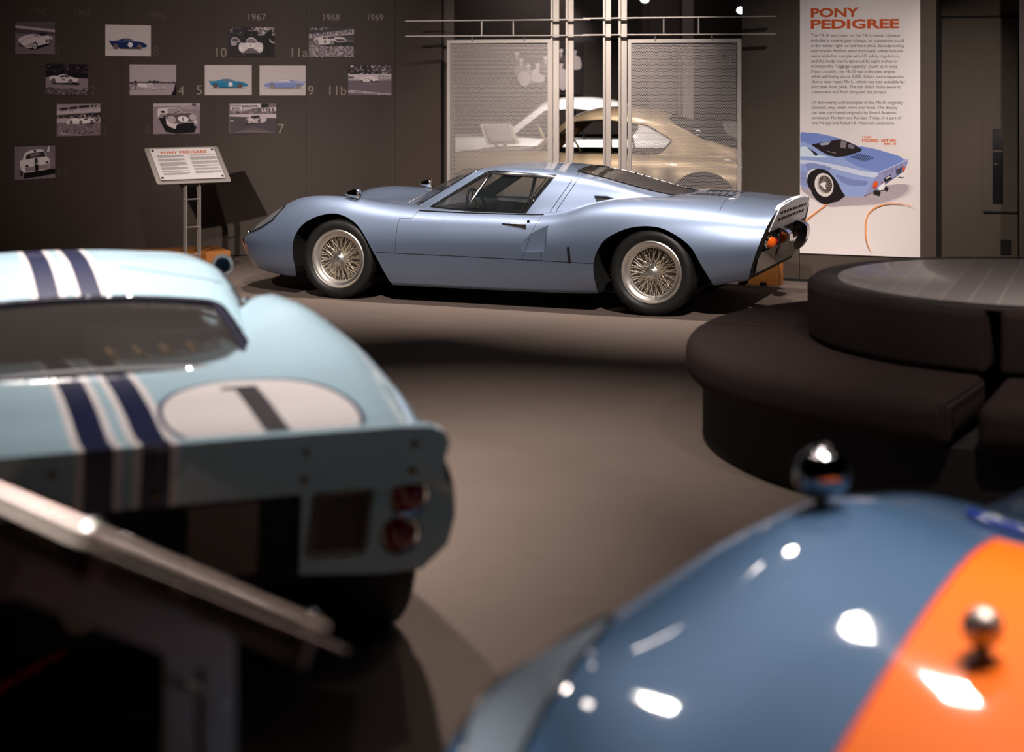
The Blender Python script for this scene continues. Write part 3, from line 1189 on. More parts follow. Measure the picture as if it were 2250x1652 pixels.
        if not mk3:
            q = Vector((-.06, .80 * s, .79))
            M2 = Matrix.Translation(q) @ rot_to((-1, 0, 0))
            MB().lathe([(.001, -.03), (.03, -.026), (.044, -.010), (.048, .006), (.047, .014), (.036, .014), (.034, .006)], 32, 0, M2).build('round_mirror', M_RIM, mr)
            MB().lathe([(.001, .006), (.036, .006), (.036, .003)], 32, 0, M2).build('mirror_glass', mat('mirror_glass', (.5, .5, .52), .03, 1.0), mr)
            MB().tube([b - Vector((0, 0, .01)), b + Vector((0, .08 * s, .02)), q - Vector((0, .02 * s, .02))], .008, 8).build('mirror_stalk', M_SATIN, mr)
    # --- cockpit
    for s in (1, -1):
        st = MB()
        st.box((-1.36, .30 * s, .58), (.09, .40, .46), 0, Matrix.Translation((-1.36, 0, .40)) @ Matrix.Rotation(D(-28), 4, 'Y') @ Matrix.Translation((1.36, 0, -.40)), .035)
        st.box((-1.05, .30 * s, .40), (.44, .40, .10), 0, None, .035)
        st.build('seat', M_SEAT, root, 40)
    MB().box((-.70, 0, .60), (.16, .88, .14), 0, None, .04).build('dashboard', M_SEAT, root)
    MB().box((-1.62, 0, .62), (.03, .88, .50), 0, None, .01).build('bulkhead', M_SEAT, root)
    stw = MB().tube([(0.165 * math.cos(a), .165 * math.sin(a), 0) for a in [2 * math.pi * i / 40 for i in range(40)]], .011, 8, 0, Matrix.Translation((-.90, .28, .64)) @ rot_to((-1, 0, .35)), True)
    sw = stw.build('steering_wheel', M_SEAT if mk3 else M_RIM, root)
    sp = MB()
    for i in range(3):
        a = 2 * math.pi * i / 3 + math.pi / 2
        sp.tube([(0, 0, 0), (.16 * math.cos(a), .16 * math.sin(a), 0)], .008, 6, 0, Matrix.Translation((-.90, .28, .64)) @ rot_to((-1, 0, .35)))
    sp.build('steering_spokes', M_STEEL, sw)
    # --- wheels
    for s in (1, -1):
        wheel('front_wheel', root, .0, s, .292, .175, .815, mk3)
        wheel('rear_wheel', root, -2.395, s, .296, .225 if mk3 else .27, .835 if mk3 else .87, mk3)
    MB().box((-1.0, 0, .13), (3.2, 1.2, .03)).build('floor_pan', M_SEAM, root)
    # wiper
    wp = MB()
    wp.tube([body.top(-.34, .30) + Vector((0, 0, .01)), Vector((-.50, .05, .80)), Vector((-.62, -.05, .875))], .004, 6)
    wp.build('wiper', M_BLACK, root)
    return body, cab, TAIL


def tail_frame(TAIL):
    """plane of the sloping tail: x to the car's right (as seen from behind), y up the slope, z backward"""
    up = Vector((TAIL[0][0] - TAIL[1][0], 0, TAIL[0][1] - TAIL[1][1])).normalized()
    return lambda y, z: Vector((TAIL[1][0] + (z - TAIL[1][1]) / (TAIL[0][1] - TAIL[1][1]) * (TAIL[0][0] - TAIL[1][0]), y, z)), up, Vector((0, -1, 0)).cross(up)


# ------------------------------------------------------------------ silver-blue road coupe
car1 = empty('sports_coupe', (-.990, 12.297, 0), math.atan2(.3635, -.9317))
tag(car1, 'silver blue metallic low sports coupe with wire wheels parked before the mesh screens', 'car')
body1, cab1, TAIL1 = coupe(car1, 'road', M_SILVERBLUE)
pt, up, back = tail_frame(TAIL1)


def tail_plate(poly, t0, t1):
    """prism on the tail plane; poly in (y, z)"""
    n = len(poly)
    a = [pt(*p) + back * t0 for p in poly]
    b = [pt(*p) + back * t1 for p in poly]
    return MB().add(a + b, [tuple(range(n)), tuple(range(2 * n - 1, n - 1, -1))] + [(i, (i + 1) % n, (i + 1) % n + n, i + n) for i in range(n)])


rim_poly = [(.545, .725), (.52, .745), (.25, .766), (0, .773), (-.25, .766), (-.52, .745), (-.545, .725), (-.63, .585), (.63, .585)]
fascia = tail_plate(rim_poly, -.02, .010).build('tail_fascia', M_FASCIA, car1, 30)
sl = 0
for row, z in enumerate((.700, .655)):
    for i in range(9):
        y = -.42 + i * .105 + row * .010
        q = tail_plate([(y - .037, z - .010), (y + .037, z - .010), (y + .037, z + .010), (y - .037, z + .010)], .004, .0115)
        q.build('tail_louvre', M_SEAM, fascia, None)
for s in (1, -1):
    M = frame_M(pt(.56 * s, .515) + back * .012, Vector((0, -1, 0)), up)
    tl = MB().lathe([(.001, .055), (.025, .050), (.038, .035), (.042, .0)], 28, 0, M).build('tail_lamp', M_AMBER, car1)
    MB().lathe([(.042, .008), (.050, .006), (.052, -.01)], 28, 0, M).build('lamp_ring', M_CHROME, tl)
    M = frame_M(pt(.43 * s, .505) + back * .012, Vector((0, -1, 0)), up)
    MB().lathe([(.001, .045), (.022, .040), (.032, .025), (.034, .0)], 28, 0, M).build('stop_lamp', M_RED, car1)
    # chrome overrider: a fat curved blade
    M = frame_M(pt(.32 * s, .50), Vector((0, -1, 0)), up)
    bl = MB()
    prof = [(.00, .10), (.085, .095), (.115, .05), (.12, -.02), (.10, -.085), (.07, -.10), (.05, -.06), (.06, .0), (.05, .045), (.0, .06)]
    bl.prism([(p[0], p[1]) for p in catmull2(prof, 3)], -.055, .055, 'x', 0, M @ Matrix(((1, 0, 0, 0), (0, 0, 1, 0), (0, 1, 0, 0), (0, 0, 0, 1))))
    bl.build('overrider', mat('dark_chrome', (.30, .30, .31), .08, 1.0), car1, 40)
tail_plate([(.60, .59), (-.60, .59), (-.55, .42), (.55, .42)], .001, .004).build('tail_recess', M_SEAM, car1, None)
tail_plate([(.66, .45), (.70, .40), (.62, .30), (-.62, .30), (-.70, .40), (-.66, .45)], .0, .012).build('tail_valance', M_BLACK, car1, 30)
# vents on the engine deck
vt = 0
for i in range(6):
    for j in range(3):
        for s in (1, -1):
            x, y = -2.56 - i * .048, s * (.12 + j * .075)
            p = body1.top(x, y)
            n = body1.near(p)[1]
            MB().box((0, 0, .001), (.012, .06, .004), 0, Matrix.Translation(p) @ rot_to(n) @ Matrix.Rotation(math.pi / 2, 4, 'Z')).build('deck_louvre', M_SEAM, car1, None)
for s in (1, -1):
    # strap latch on the rear body side
    lt = MB()
    q = body1.line([(-1.822, .455), (-1.831, .350)], 0, 'side', s, .02, .003)
    for a, b in zip(q, q[1:]):
        lt.tube([a, b], .009, 6)
    lt.build('side_latch', M_BLACK, car1)
    # triangular air intake under the sail panel
    tri = [cab1.side(x, z, s) for x, z in ((-1.90, .785), (-1.99, .782), (-2.06, .760), (-1.98, .735), (-1.93, .740))]
    c = sum(tri, Vector()) / 5
    iv = MB().add([p + Vector((0, .004 * s, 0)) for p in tri] + [p - Vector((0, .03 * s, 0)) for p in tri], [(0, 1, 2, 3, 4), (9, 8, 7, 6, 5)] + [(i, (i + 1) % 5, (i + 1) % 5 + 5, i + 5) for i in range(5)])
    iv.build('air_intake', M_SEAM, car1, None)
    MB().tube([tri[0] + Vector((0, .008 * s, .004)), tri[1] + Vector((0, .010 * s, .004)), tri[2] + Vector((0, .008 * s, .002))], .005, 6).build('intake_lip', M_SILVERBLUE, car1)

# ------------------------------------------------------------------ pale blue racer
car2 = empty('racing_coupe', (-2.018, 6.540, 0), math.pi / 2 + 0.3631)
tag(car2, 'pale blue racing coupe with twin navy stripes and number one roundel, seen tail first', 'car')
body2, cab2, TAIL2 = coupe(car2, 'race', M_PALE)
pt, up, back = tail_frame(TAIL2)
half = [(0, .770), (.60, .768), (.70, .760), (.74, .735), (.745, .69), (.735, .66), (.765, .62), (.772, .55), (.755, .46), (.70, .405), (.60, .405), (.40, .425)]
sp_poly = [(0, .770), (.60, .768), (.70, .760), (.742, .735), (.748, .70), (.738, .668), (0, .690)]
ring = [(-y, z) for y, z in half[1:]][::-1] + half
for nm, poly, t0, t1 in (('tail_lip', [(.0, .772), (.62, .770), (.70, .764), (.735, .748), (.748, .72), (.745, .70), (.735, .683), (0, .690)], .006, .032), ('tail_strip', [(0, .700), (.742, .692), (.745, .622), (0, .626)], .0, .024)):
    pp = poly + [(-y, z) for y, z in poly[::-1] if y > 0]
    o = tail_plate(pp, t0, t1).build(nm, M_PALE_PLAIN, car2, 30)
    for y in (-.66, -.40, -.06, .06 + .10, .40, .66):
        p = pt(y, .725 if nm == 'tail_lip' else .655) + back * t1
        M = frame_M(p, Vector((0, -1, 0)), up)
        MB().lathe([(.001, .007 if nm == 'tail_lip' else .014), (.005, .006 if nm == 'tail_lip' else .013), (.009, .003), (.010, 0)], 12, 0, M).build('bolt', M_STEEL if nm == 'tail_lip' else M_BRASS, o)
for s in (1, -1):
    f = [(.40, .64), (.742, .64), (.772, .59), (.778, .53), (.762, .46), (.70, .405), (.60, .405), (.40, .425)]
    me = tail_plate([(y * s, z) for y, z in f], -.05, .013).fixed()
    hole = [(.425, .625), (.575, .625), (.560, .455), (.41, .462)]
    me = boolean(me, tail_plate([(y * s, z) for y, z in round_poly(hole, .02)], -.2, .2).fixed())
    for z, y in ((.588, .660), (.495, .642)):
        me = boolean(me, MB().lathe([(.001, -.3), (.052, -.3), (.052, .3), (.001, .3)], 36, 0, frame_M(pt(y * s, z), Vector((0, -1, 0)), up)).fixed())
    o = link('tail_panel', me, M_PALE_PLAIN, car2, 30)
    for z, y in ((.588, .660), (.495, .642)):
        M = frame_M(pt(y * s, z) + back * .004, Vector((0, -1, 0)), up)
        tl = MB().lathe([(.001, .032), (.02, .029), (.036, .018), (.042, .0), (.042, -.03)], 32, 0, M).build('tail_lamp', M_RED, o)
        MB().lathe([(.041, .006), (.047, .008), (.052, .0), (.052, -.03)], 32, 0, M).build('lamp_ring', M_CHROME, tl)
    gp = round_poly(hole, .02)
    gr = MB()
    ys = [(.43 + .006 * k) for k in range(23)]
    for k in range(24):
        y = .418 + .0068 * k
        gr.tube([pt(y * s, .458) + back * .005, pt((y + .006) * s, .622) + back * .005], .0012, 4)
        z = .46 + .0071 * k
        if k < 23:
            gr.tube([pt(.41 * s, z) + back * .004, pt(.575 * s, z) + back * .004], .0012, 4)
    gm = gr.build('mesh_grille', M_STEEL, car2, None)
    gm['kind'] = 'stuff'
    MB().tube([pt(y * s, z) + back * .010 for y, z in inset_poly(gp, .012)], .006, 6, closed=True).build('grille_rim', M_STEEL, car2)
tail_plate([(.30, .61), (.14, .61), (.14, .44), (.30, .44)], .002, .012).build('gearbox_cover', mat('grey_cover', srgb(120, 102, 94), .6), car2, None)
tail_plate([(-.30, .61), (-.14, .61), (-.14, .44), (-.30, .44)], .002, .012).build('gearbox_cover', MATS['grey_cover'], car2, None)
MB().box((-3.10, 0, .36), (.20, .50, .14), 0, None, .03).build('gearbox', M_SEAM, car2)
for s in (1, -1):
    MB().tube([Vector((-2.9, .10 * s, .38)), Vector((-3.28, .10 * s, .40))], .04, 16).build('exhaust_pipe', M_STEEL, car2)
    # dark duct mouth between the roof and the haunch
    c = body2.top(-1.80, -.545 * s)
    c2 = cab2.top(-1.80, -.545 * s)
    c = c if c.z > c2.z else c2
    M = Matrix.Translation(c + Vector((-.01, 0, .004))) @ Matrix.Rotation(D(20) * s, 4, 'Z')
    MB().lathe([(.001, .008), (.04, .008), (.048, .0), (.048, -.01)], 24, 0, M @ Matrix.Diagonal((1.5, 1.0, 1, 1))).build('duct_mouth', M_SEAM, car2)
    MB().lathe([(.001, .020), (.012, .018), (.016, .008), (.016, .0)], 16, 0, M @ Matrix.Translation((-.01, -.012 * s, 0))).build('duct_fitting', M_SATIN, car2)
# clear air box, carburettor deck and roll bar seen through the rear window
bxm = mat('clear_box', (.30, .27, .25), .1, alpha=.30)
for c, d, nm in (((-2.10, -.04, .79), (.22, .005, .12), 'air_box_wall'), ((-2.10, -.40, .79), (.22, .005, .12), 'air_box_wall'), ((-2.21, -.22, .79), (.005, .36, .12), 'air_box_wall'), ((-1.99, -.22, .79), (.005, .36, .12), 'air_box_wall')):
    MB().box(c, d).build(nm, bxm, car2, None)
MB().box((-2.10, -.22, .71), (.30, .50, .04), 0, None, .01).build('carburettor_deck', M_STEEL, car2)
for i in range(4):
    for j in (0, 1):
        MB().lathe([(.022, .0), (.018, .03), (.026, .055), (.022, .05), (.001, .03)], 16, 0, Matrix.Translation((-2.06 - j * .08, -.10 - i * .08, .73))).build('intake_trumpet', M_BRASS, car2)
MB().tube([Vector((-1.75, .42, .66)), Vector((-1.74, .36, .86)), Vector((-1.74, 0, .90)), Vector((-1.74, -.36, .86)), Vector((-1.75, -.42, .66))], .014, 10).build('roll_bar', M_STEEL, car2)
sealm = MB().tube([Vector(q) for q in cab2.line(inset_poly(round_poly(RW2, [.05, .2, .10, .10, .2, .05]), .016), 0, 'top', 1, .03, .0, True)], .012, 6, closed=True)
sealm.build('inner_seal', mat('navy_seal', srgb(30, 30, 48), .4), car2)

MB().tube([Vector((-3.18, .12, .30)), Vector((-3.10, .22, .22)), Vector((-3.16, .30, .20)), Vector((-3.20, .36, .26))], .012, 8).build('red_hose', mat('red_hose', srgb(170, 40, 26), .4), car2)

# ------------------------------------------------------------------ dark blue racer with an orange panel, open cockpit
def gulf_paint():
    m = paint('dark_blue_orange_paint', srgb(50, 78, 106), 0.2, 0.5)
    t = NT(m)
    t.bsdf.inputs['Specular IOR Level'].default_value = 0.15
    co, x, y, z = t.coords()
    a = t.math('ABSOLUTE', y)
    lim = t.math('SUBTRACT', 0.30, t.math('MULTIPLY', x, 0.2))
    inx = t.math('GREATER_THAN', x, -0.285)
    edge = t.math('MULTIPLY', t.math('LESS_THAN', a, lim), inx)
    core = t.math('MULTIPLY', t.math('LESS_THAN', a, t.math('SUBTRACT', lim, 0.008)), t.math('GREATER_THAN', x, -0.277))
    c = t.mix(edge, srgb(60, 90, 122), srgb(212, 50, 20))
    c = t.mix(core, c, srgb(255, 118, 0))
    t.link(c, t.bsdf.inputs['Base Color'])
    t.link(t.math('MULTIPLY', t.math('SUBTRACT', 1.0, edge), 0.2), t.bsdf.inputs['Metallic'])
    return m


M_GULF = gulf_paint()
SPY = smooth_curve([
    (1.20, .33, .10, .33, .18, .32, .12, .30), (1.15, .40, .35, .38, .42, .35, .35, .26), (1.05, .45, .48, .45, .60, .38, .52, .21),
    (.95, .48, .55, .52, .70, .40, .62, .18), (.85, .51, .60, .585, .77, .42, .69, .16), (.7, .55, .62, .635, .82, .43, .74, .15),
    (.5, .60, .625, .65, .85, .43, .77, .14), (.3, .64, .625, .682, .865, .43, .78, .13), (.1, .67, .63, .72, .87, .43, .785, .122),
    (-.1, .685, .635, .735, .868, .43, .79, .12), (-.3, .67, .645, .705, .866, .43, .795, .12), (-.5, .62, .655, .67, .862, .435, .80, .12),
    (-.7, .57, .66, .615, .86, .43, .80, .12), (-1.0, .53, .67, .53, .858, .40, .80, .12), (-1.5, .53, .68, .54, .864, .40, .80, .122),
    (-1.75, .62, .68, .68, .88, .45, .80, .128), (-2.0, .70, .66, .73, .885, .47, .80, .15), (-2.4, .68, .62, .69, .82, .475, .74, .22), (-2.62, .66, .58, .65, .72, .48, .64, .28)], 0.04)
XS_SPY = stations(1.20, -2.62, 0.04, (1.197, 1.19, 1.18, 1.17, 1.15, 1.13))
car3 = empty('open_racing_car', (1.015, 2.627, 0), math.atan2(-.73, -.68))
tag(car3, 'dark blue open racing car with a broad orange bonnet panel and perspex covered headlamp', 'car')
body3 = Skin(loft(XS_SPY, body_keys(SPY), (5, 6, 6, 7, 5, 5, 8), (6,)), body_grown(SPY, XS_SPY))
me = body3.me
for s in (1, -1):
    lo, hi = (.46, 1.3) if s > 0 else (-1.3, -.46)
    me = boolean(me, prism([(p[0], min(p[1], .56)) for p in ARCH_F], lo, hi))
    me = boolean(me, prism([(x + .345, z) for x, z in ARCH_R], lo, hi))
cock = round_poly([(-.72, .48), (-1.55, .48), (-1.55, -.48), (-.72, -.48)], .12)
me = boolean(me, prism(cock, .25, 1.3, 'z'))
LAMP = round_poly([(.46, .70), (.62, .62), (.93, .53), (.96, .60), (.82, .72), (.56, .79)], .04)
for s in (1, -1):
    me = boolean(me, prism([(x, y * s) for x, y in LAMP], .40, 1.3, 'z'))
body3.finish('body_shell', me, [M_GULF, M_SEAM], car3)
M_LAMPCOVER = mat('hazy_perspex', (0.32, 0.40, 0.48), 0.10, alpha=0.36, spec=0.8)
for s in (1, -1):
    pl = [(x, y * s) for x, y in LAMP]
    cv = body3.finish('headlamp_cover', body3.patch(prism(pl, .40, 1.3, 'z'), .002, -.003), [M_LAMPCOVER], car3, .02, True)
    edge = body3.line(pl, 0, 'top', 1, .02, .001, True)
    MB().tube(edge, .005, 6, closed=True).build('cover_edge', M_BLACK, cv)
    M = Matrix.Translation((.66, .64 * s, .52)) @ rot_to((1, .15 * s, .25))
    hl = MB().lathe([(.001, .02), (.04, .016), (.07, .004), (.076, -.004), (.07, -.03), (.001, -.06)], 32, 0, M).build('headlamp', M_LENS, car3)
    MB().lathe([(.070, .012), (.080, .010), (.084, -.004), (.074, -.012)], 32, 0, M).build('lamp_ring', M_CHROME, hl)
    mr = empty('wing_mirror')
    mr.parent = car3
    b = body3.top(-.07, .62 * s)
    M = Matrix.Translation(b + Vector((0, 0, .062))) @ rot_to((-1, 0, 0))
    MB().lathe([(.001, -.062), (.016, -.058), (.034, -.044), (.047, -.020), (.052, .006), (.052, .026), (.049, .032), (.045, .028), (.001, .026)], 40, 0, M).build('mirror_housing', mat('black_chrome', (.32, .32, .34), .05, 1.0), mr)
    MB().lathe([(.013, .030), (.012, .008), (.018, -.004), (.026, -.012)], 20, 0, Matrix.Translation(b)).build('mirror_foot', M_BLACK, mr)
    wheel('front_wheel', car3, .0, s, .292, .19, .825, False)
    wheel('rear_wheel', car3, -2.05, s, .296, .25, .85, False)
    st = MB()
    st.box((-1.30, .26 * s, .55), (.10, .38, .40), 0, None, .04)
    st.box((-1.08, .26 * s, .36), (.40, .38, .10), 0, None, .04)
    st.build('seat', M_SEAT, car3)
    kb = body3.top(.26, .115 * s)
    kn = empty('bonnet_catch')
    kn.parent = car3
    MB().lathe([(.001, .078), (.016, .076), (.029, .064), (.034, .048), (.029, .030), (.016, .018), (.013, .004), (.026, .0), (.030, -.006)], 32, 0, Matrix.Translation(kb)).build('catch_knob', M_ALU, kn)
    MB().lathe([(.024, .003), (.032, .002), (.034, -.006)], 32, 0, Matrix.Translation(kb)).build('catch_plate', M_CHROME, kn)
ws = MB()
pts = [(-.70 - .25 * (k / 12) ** 2, .50 * k / 12) for k in range(-12, 13)]
v = [(x, y, body3.top(x, y).z - .02 if abs(y) > .47 else .56) for x, y in pts] + [(x - .05, y, .70 - .08 * abs(y)) for x, y in pts]
ws.add(v, [(i, i + 1, i + 26, i + 25) for i in range(24)])
w = ws.build('aero_screen', M_PLEXI, car3, 60)
md = w.modifiers.new('t', 'SOLIDIFY')
md.thickness = .004
MB().box((-.74, 0, .47), (.10, .90, .12), 0, None, .03).build('dashboard', M_SEAT, car3)
M = Matrix.Translation((-.90, .26, .56)) @ rot_to((-1, 0, .35))
MB().tube([(0.165 * math.cos(a), .165 * math.sin(a), 0) for a in [2 * math.pi * i / 40 for i in range(40)]], .011, 8, 0, M, True).build('steering_wheel', M_SEAT, car3)
# bright blue tube bent in an arc on the scuttle
du = MB()
pp = [body3.top(-.40 - .05 * math.cos(a), -.33 - .14 * math.sin(a)) + Vector((0, 0, .012)) for a in [math.pi * k / 16 for k in range(17)]]
du.tube(pp, .007, 10).build('scuttle_blue_arc', mat('bright_blue_gloss', srgb(24, 52, 150), .25, coat=1.0), car3)

# ------------------------------------------------------------------ cars in the next room
GB = smooth_curve([
    (.85, .52, .25, .52, .40, .45, .30, .34), (.75, .64, .45, .64, .60, .47, .50, .26), (.5, .76, .60, .78, .76, .50, .66, .2),
    (0, .84, .66, .86, .84, .52, .74, .18), (-.6, .87, .68, .85, .85, .54, .76, .17), (-1.5, .83, .70, .83, .85, .56, .76, .17),
    (-2.2, .84, .70, .83, .86, .58, .76, .18), (-2.8, .82, .62, .80, .84, .58, .74, .2), (-3.3, .70, .52, .69, .74, .55, .66, .26), (-3.6, .55, .30, .55, .50, .48, .42, .34)], .06)
GC = smooth_curve([
    (-.45, .87, .06, .005, .12, .85), (-.6, .965, .25, .02, .45, .82), (-.8, 1.12, .40, .04, .62, .80), (-1.0, 1.25, .46, .06, .67, .80),
    (-1.3, 1.335, .49, .08, .69, .80), (-1.6, 1.345, .50, .09, .69, .80), (-1.9, 1.305, .50, .09, .68, .80), (-2.2, 1.225, .48, .09, .66, .80),
    (-2.5, 1.11, .45, .08, .62, .79), (-2.8, .97, .40, .06, .55, .78), (-3.05, .84, .32, .03, .44, .76)], .05)
XS_GB = stations(.85, -3.6, .06, (.845, .83))
XS_GC = stations(-.45, -3.05, .05, (-.455,))
G_SIDE = round_poly([(-.66, .85), (-1.06, 1.175), (-1.40, 1.20), (-1.86, 1.145), (-2.14, .99), (-2.02, .85)], .03, 3)


def classic(root, M_P, M_IN):
    b = Skin(loft(XS_GB, body_keys(GB), (4, 5, 5, 5, 4, 4, 6), (6,)))
    c = Skin(loft(XS_GC, cabin_keys(GC), (6, 6, 6, 7, 3, 6), (5,)), cabin_grown(GC, XS_GC))
    me = b.me
    for s in (1, -1):
        lo, hi = (.5, 1.3) if s > 0 else (-1.3, -.5)
        for cx in (0, -2.5):
            me = boolean(me, prism([(cx + .38 * math.cos(a), .30 + .38 * math.sin(a)) for a in [2 * math.pi * k / 30 for k in range(30)]], lo, hi))
    me = boolean(me, prism([(-.75, .6), (-2.1, .6), (-2.1, -.6), (-.75, -.6)], .40, 1.3, 'z'))
    b.finish('body_shell', me, [M_P, M_SEAM], root)
    sm = c.me
    for s in (1, -1):
        lo, hi = (.2, 1.0) if s > 0 else (-1.0, -.2)
        sm = boolean(sm, prism(G_SIDE, lo, hi))
    sm = boolean(sm, prism([(-.3, .89), (-.58, .89), (-1.02, 1.24), (-.95, 1.6), (-.3, 1.6)], -1.2, 1.2))
    RW = round_poly([(-2.08, .47), (-2.50, .50), (-2.84, .42), (-2.84, -.42), (-2.50, -.50), (-2.08, -.47)], .10)
    sm = boolean(sm, prism(RW, .8, 1.6, 'z'))
    sm = boolean(sm, c.offset(-.03))
    c.finish('roof_shell', sm, [M_P, M_IN], root)
    g = c.finish('rear_window', c.patch(prism(RW, .8, 1.6, 'z'), -.003, -.008), [mat('dark_car_glass', (.02, .02, .022), .05, coat=.5)], root, .02, True)
    MB().tube(c.line(RW, 0, 'top', 1, .04, .002, True), .010, 6, closed=True).build('window_trim', M_CHROME, g)
    for s in (1, -1):
        t = MB().tube(c.line(G_SIDE, 0, 'side', s, .04, .002, True), .010, 6, closed=True).build('window_surround', M_BLACK, root)
        MB().tube(c.line([(-1.50, .84), (-1.46, 1.195)], 0, 'side', s, .04, .0), .016, 6).build('door_pillar', M_BLACK, t)
        for cx in (0, -2.5):
            wheel('front_wheel' if cx == 0 else 'rear_wheel', root, cx, s, .32, .18, .80, False)
    M = Matrix.Translation((-1.05, .33, .84)) @ rot_to((-1, 0, .45))
    MB().tube([(0.19 * math.cos(a), .19 * math.sin(a), 0) for a in [2 * math.pi * i / 40 for i in range(40)]], .012, 8, 0, M, True).build('steering_wheel', mat('ivory_rim', srgb(190, 178, 130), .4), root)
    for s in (1, -1):
        MB().box((-1.75, .32 * s, .62), (.14, .5, .42), 0, None, .05).build('seat', M_IN, root)
    MB().tube([b.side(-3.30, .66, 1) + Vector((-.02, 0, 0)), b.side(-3.36, .62, 1)], .03, 12).build('tail_lamp', M_RED, root)


car4 = empty('classic_coupe', (-.22, 17.75, 0), math.pi - .26)
tag(car4, 'champagne gold fastback coupe with rounded roof behind the perforated screens', 'car')
classic(car4, paint('champagne_gold', srgb(196, 172, 138), .35, .4), mat('tan_interior', srgb(120, 92, 58), .6))
car5 = empty('saloon_car', (-.75, 20.6, 0), math.pi + .02)
car5.scale = (1.1, 1.1, 1.06)
tag(car5, 'white rounded coupe beyond the champagne gold one in the far room', 'car')
classic(car5, paint('white_paint', srgb(226, 224, 222), 0, .4), mat('dark_interior', (.02, .02, .02), .6))


# ------------------------------------------------------------------ round upholstered seat
def fabric():
    m = mat('dark_woven_fabric', srgb(58, 47, 45), 0.95, spec=0.08, sheen=0.0)
    t = NT(m)
    co, x, y, z = t.coords()
    ang = t.math('ARCTAN2', y, x)
    r = t.math('SQRT', t.math('ADD', t.math('MULTIPLY', x, x), t.math('MULTIPLY', y, y)))
    a = t.math('SINE', t.math('MULTIPLY', ang, 620))
    b = t.math('SINE', t.math('MULTIPLY', t.math('ADD', r, z), 520))
    w = t.math('ADD', t.math('ADD', a, t.math('MULTIPLY', t.math('MULTIPLY', a, b), .5)), t.math('MULTIPLY', t.noise(co, 60, 2), 0.6))
    f = t.math('ADD', t.math('MULTIPLY', w, 0.3), 0.5)
    t.link(t.mix(f, srgb(31, 25, 24), srgb(70, 58, 55)), t.bsdf.inputs['Base Color'])
    t.bump(w, 0.6, 0.004)
    return m


M_FABRIC = fabric()
BC = Vector((2.30, 6.87, 0))
seat = empty('round_sofa', BC)
tag(seat, 'large round dark brown upholstered bench with a drum back and a flat table top', 'bench')


def rprof(r0, r1, z0, z1, rad, n=5):
    """rounded rectangle in (r, z)"""
    out = []
    for cx, cz, a0 in ((r1 - rad, z1 - rad, 0), (r0 + rad, z1 - rad, 90), (r0 + rad, z0 + rad, 180), (r1 - rad, z0 + rad, 270)):
        for k in range(n + 1):
            a = D(a0 + 90 * k / n)
            out.append((cx + rad * math.cos(a), cz + rad * math.sin(a)))
    return out


def cushion(name, a0, a1, r0, r1, z0, z1, rad, parent=seat):
    """sector cushion with rounded ends"""
    base = rprof(r0, r1, z0, z1, rad)
    cr, cz = (r0 + r1) / 2, (z0 + z1) / 2
    rings = []
    rm = r1
    ea = rad / rm
    for k in range(5):
        b = k / 4 * math.pi / 2
        rings.append((a0 + ea * (1 - math.sin(b)), rad * (1 - math.cos(b)) if False else rad * (1 - math.sin(b))))
    rings = [(a0 + ea * (1 - math.cos(b)), rad * (1 - math.sin(b))) for b in [k / 4 * math.pi / 2 for k in range(5)]]
    n = max(8, int((a1 - a0) / D(2.5)))
    mid = [(a0 + ea + (a1 - a0 - 2 * ea) * k / n, 0) for k in range(1, n)]
    end = [(a1 - (a - a0), d) for a, d in rings[::-1]]
    rings = rings + mid + end
    v, f = [], []
    P = len(base)
    for a, d in rings:
        for r, z in base:
            rr = max(r0 + d, min(r1 - d, r))
            zz = max(z0 + d, min(z1 - d, z))
            v.append((rr * math.cos(a), rr * math.sin(a), zz))
    for i in range(len(rings) - 1):
        for k in range(P):
            l = (k + 1) % P
            f.append((i * P + k, i * P + l, (i + 1) * P + l, (i + 1) * P + k))
    f += [tuple(range(P)), tuple((len(rings) - 1) * P + k for k in range(P))]
    return MB().add(v, f).build(name, M_FABRIC, parent, 60)


SEAMS = [(159.3, 240.4), (243.6, 330.0), (330.2, 418.0), (418.2, 519.1)]
for a0, a1 in SEAMS:
    cushion('seat_cushion', D(a0), D(a1), .93, 1.53, .262, .455, .075)
for a0, a1 in ((68, 240.6), (243.4, 427.8)):
    cushion('back_cushion', D(a0), D(a1), .60, .99, .45, .705, .035)
MB().lathe([(.001, 0), (1.44, 0), (1.455, .01), (1.455, .27), (.001, .27)], 96).build('plinth', mat('dark_base_fabric', srgb(34, 29, 28), .9), seat, 40)
MB().lathe([(.62, .45), (.62, .708), (.86, .709), (.865, .712), (.955, .712), (.965, .706), (.965, .70)], 96).build('table_rim', mat('dark_table_rim', srgb(52, 45, 45), .5), seat, 40)


def tabletop():
    m = mat('reflection_striped_top', srgb(92, 88, 88), 0.38, coat=.15)  # stripes and dotted lines: a reflection painted into the table colour
    t = NT(m)
    co, x, y, z = t.coords()
    u = t.math('ADD', t.math('MULTIPLY', x, .93), t.math('MULTIPLY', y, -.36))
    v = t.math('ADD', t.math('MULTIPLY', x, .36), t.math('MULTIPLY', y, .93))
    k = t.math('MULTIPLY', u, 9.0)
    fr = t.math('FRACT', k)
    fl = t.math('FLOOR', k)
    wn = t.n('ShaderNodeTexWhiteNoise', noise_dimensions='1D')
    t.link(fl, wn.inputs['W'])
    base = t.mix(wn.outputs[0], srgb(150, 142, 140), srgb(190, 180, 176))
    dots = t.math('MULTIPLY', t.band(fr, 0, .07), t.math('GREATER_THAN', t.math('SINE', t.math('MULTIPLY', v, 420)), -.2))
    c = t.mix(t.math('MULTIPLY', dots, .7), base, srgb(225, 215, 210))
    t.link(c, t.bsdf.inputs['Base Color'])
    return m


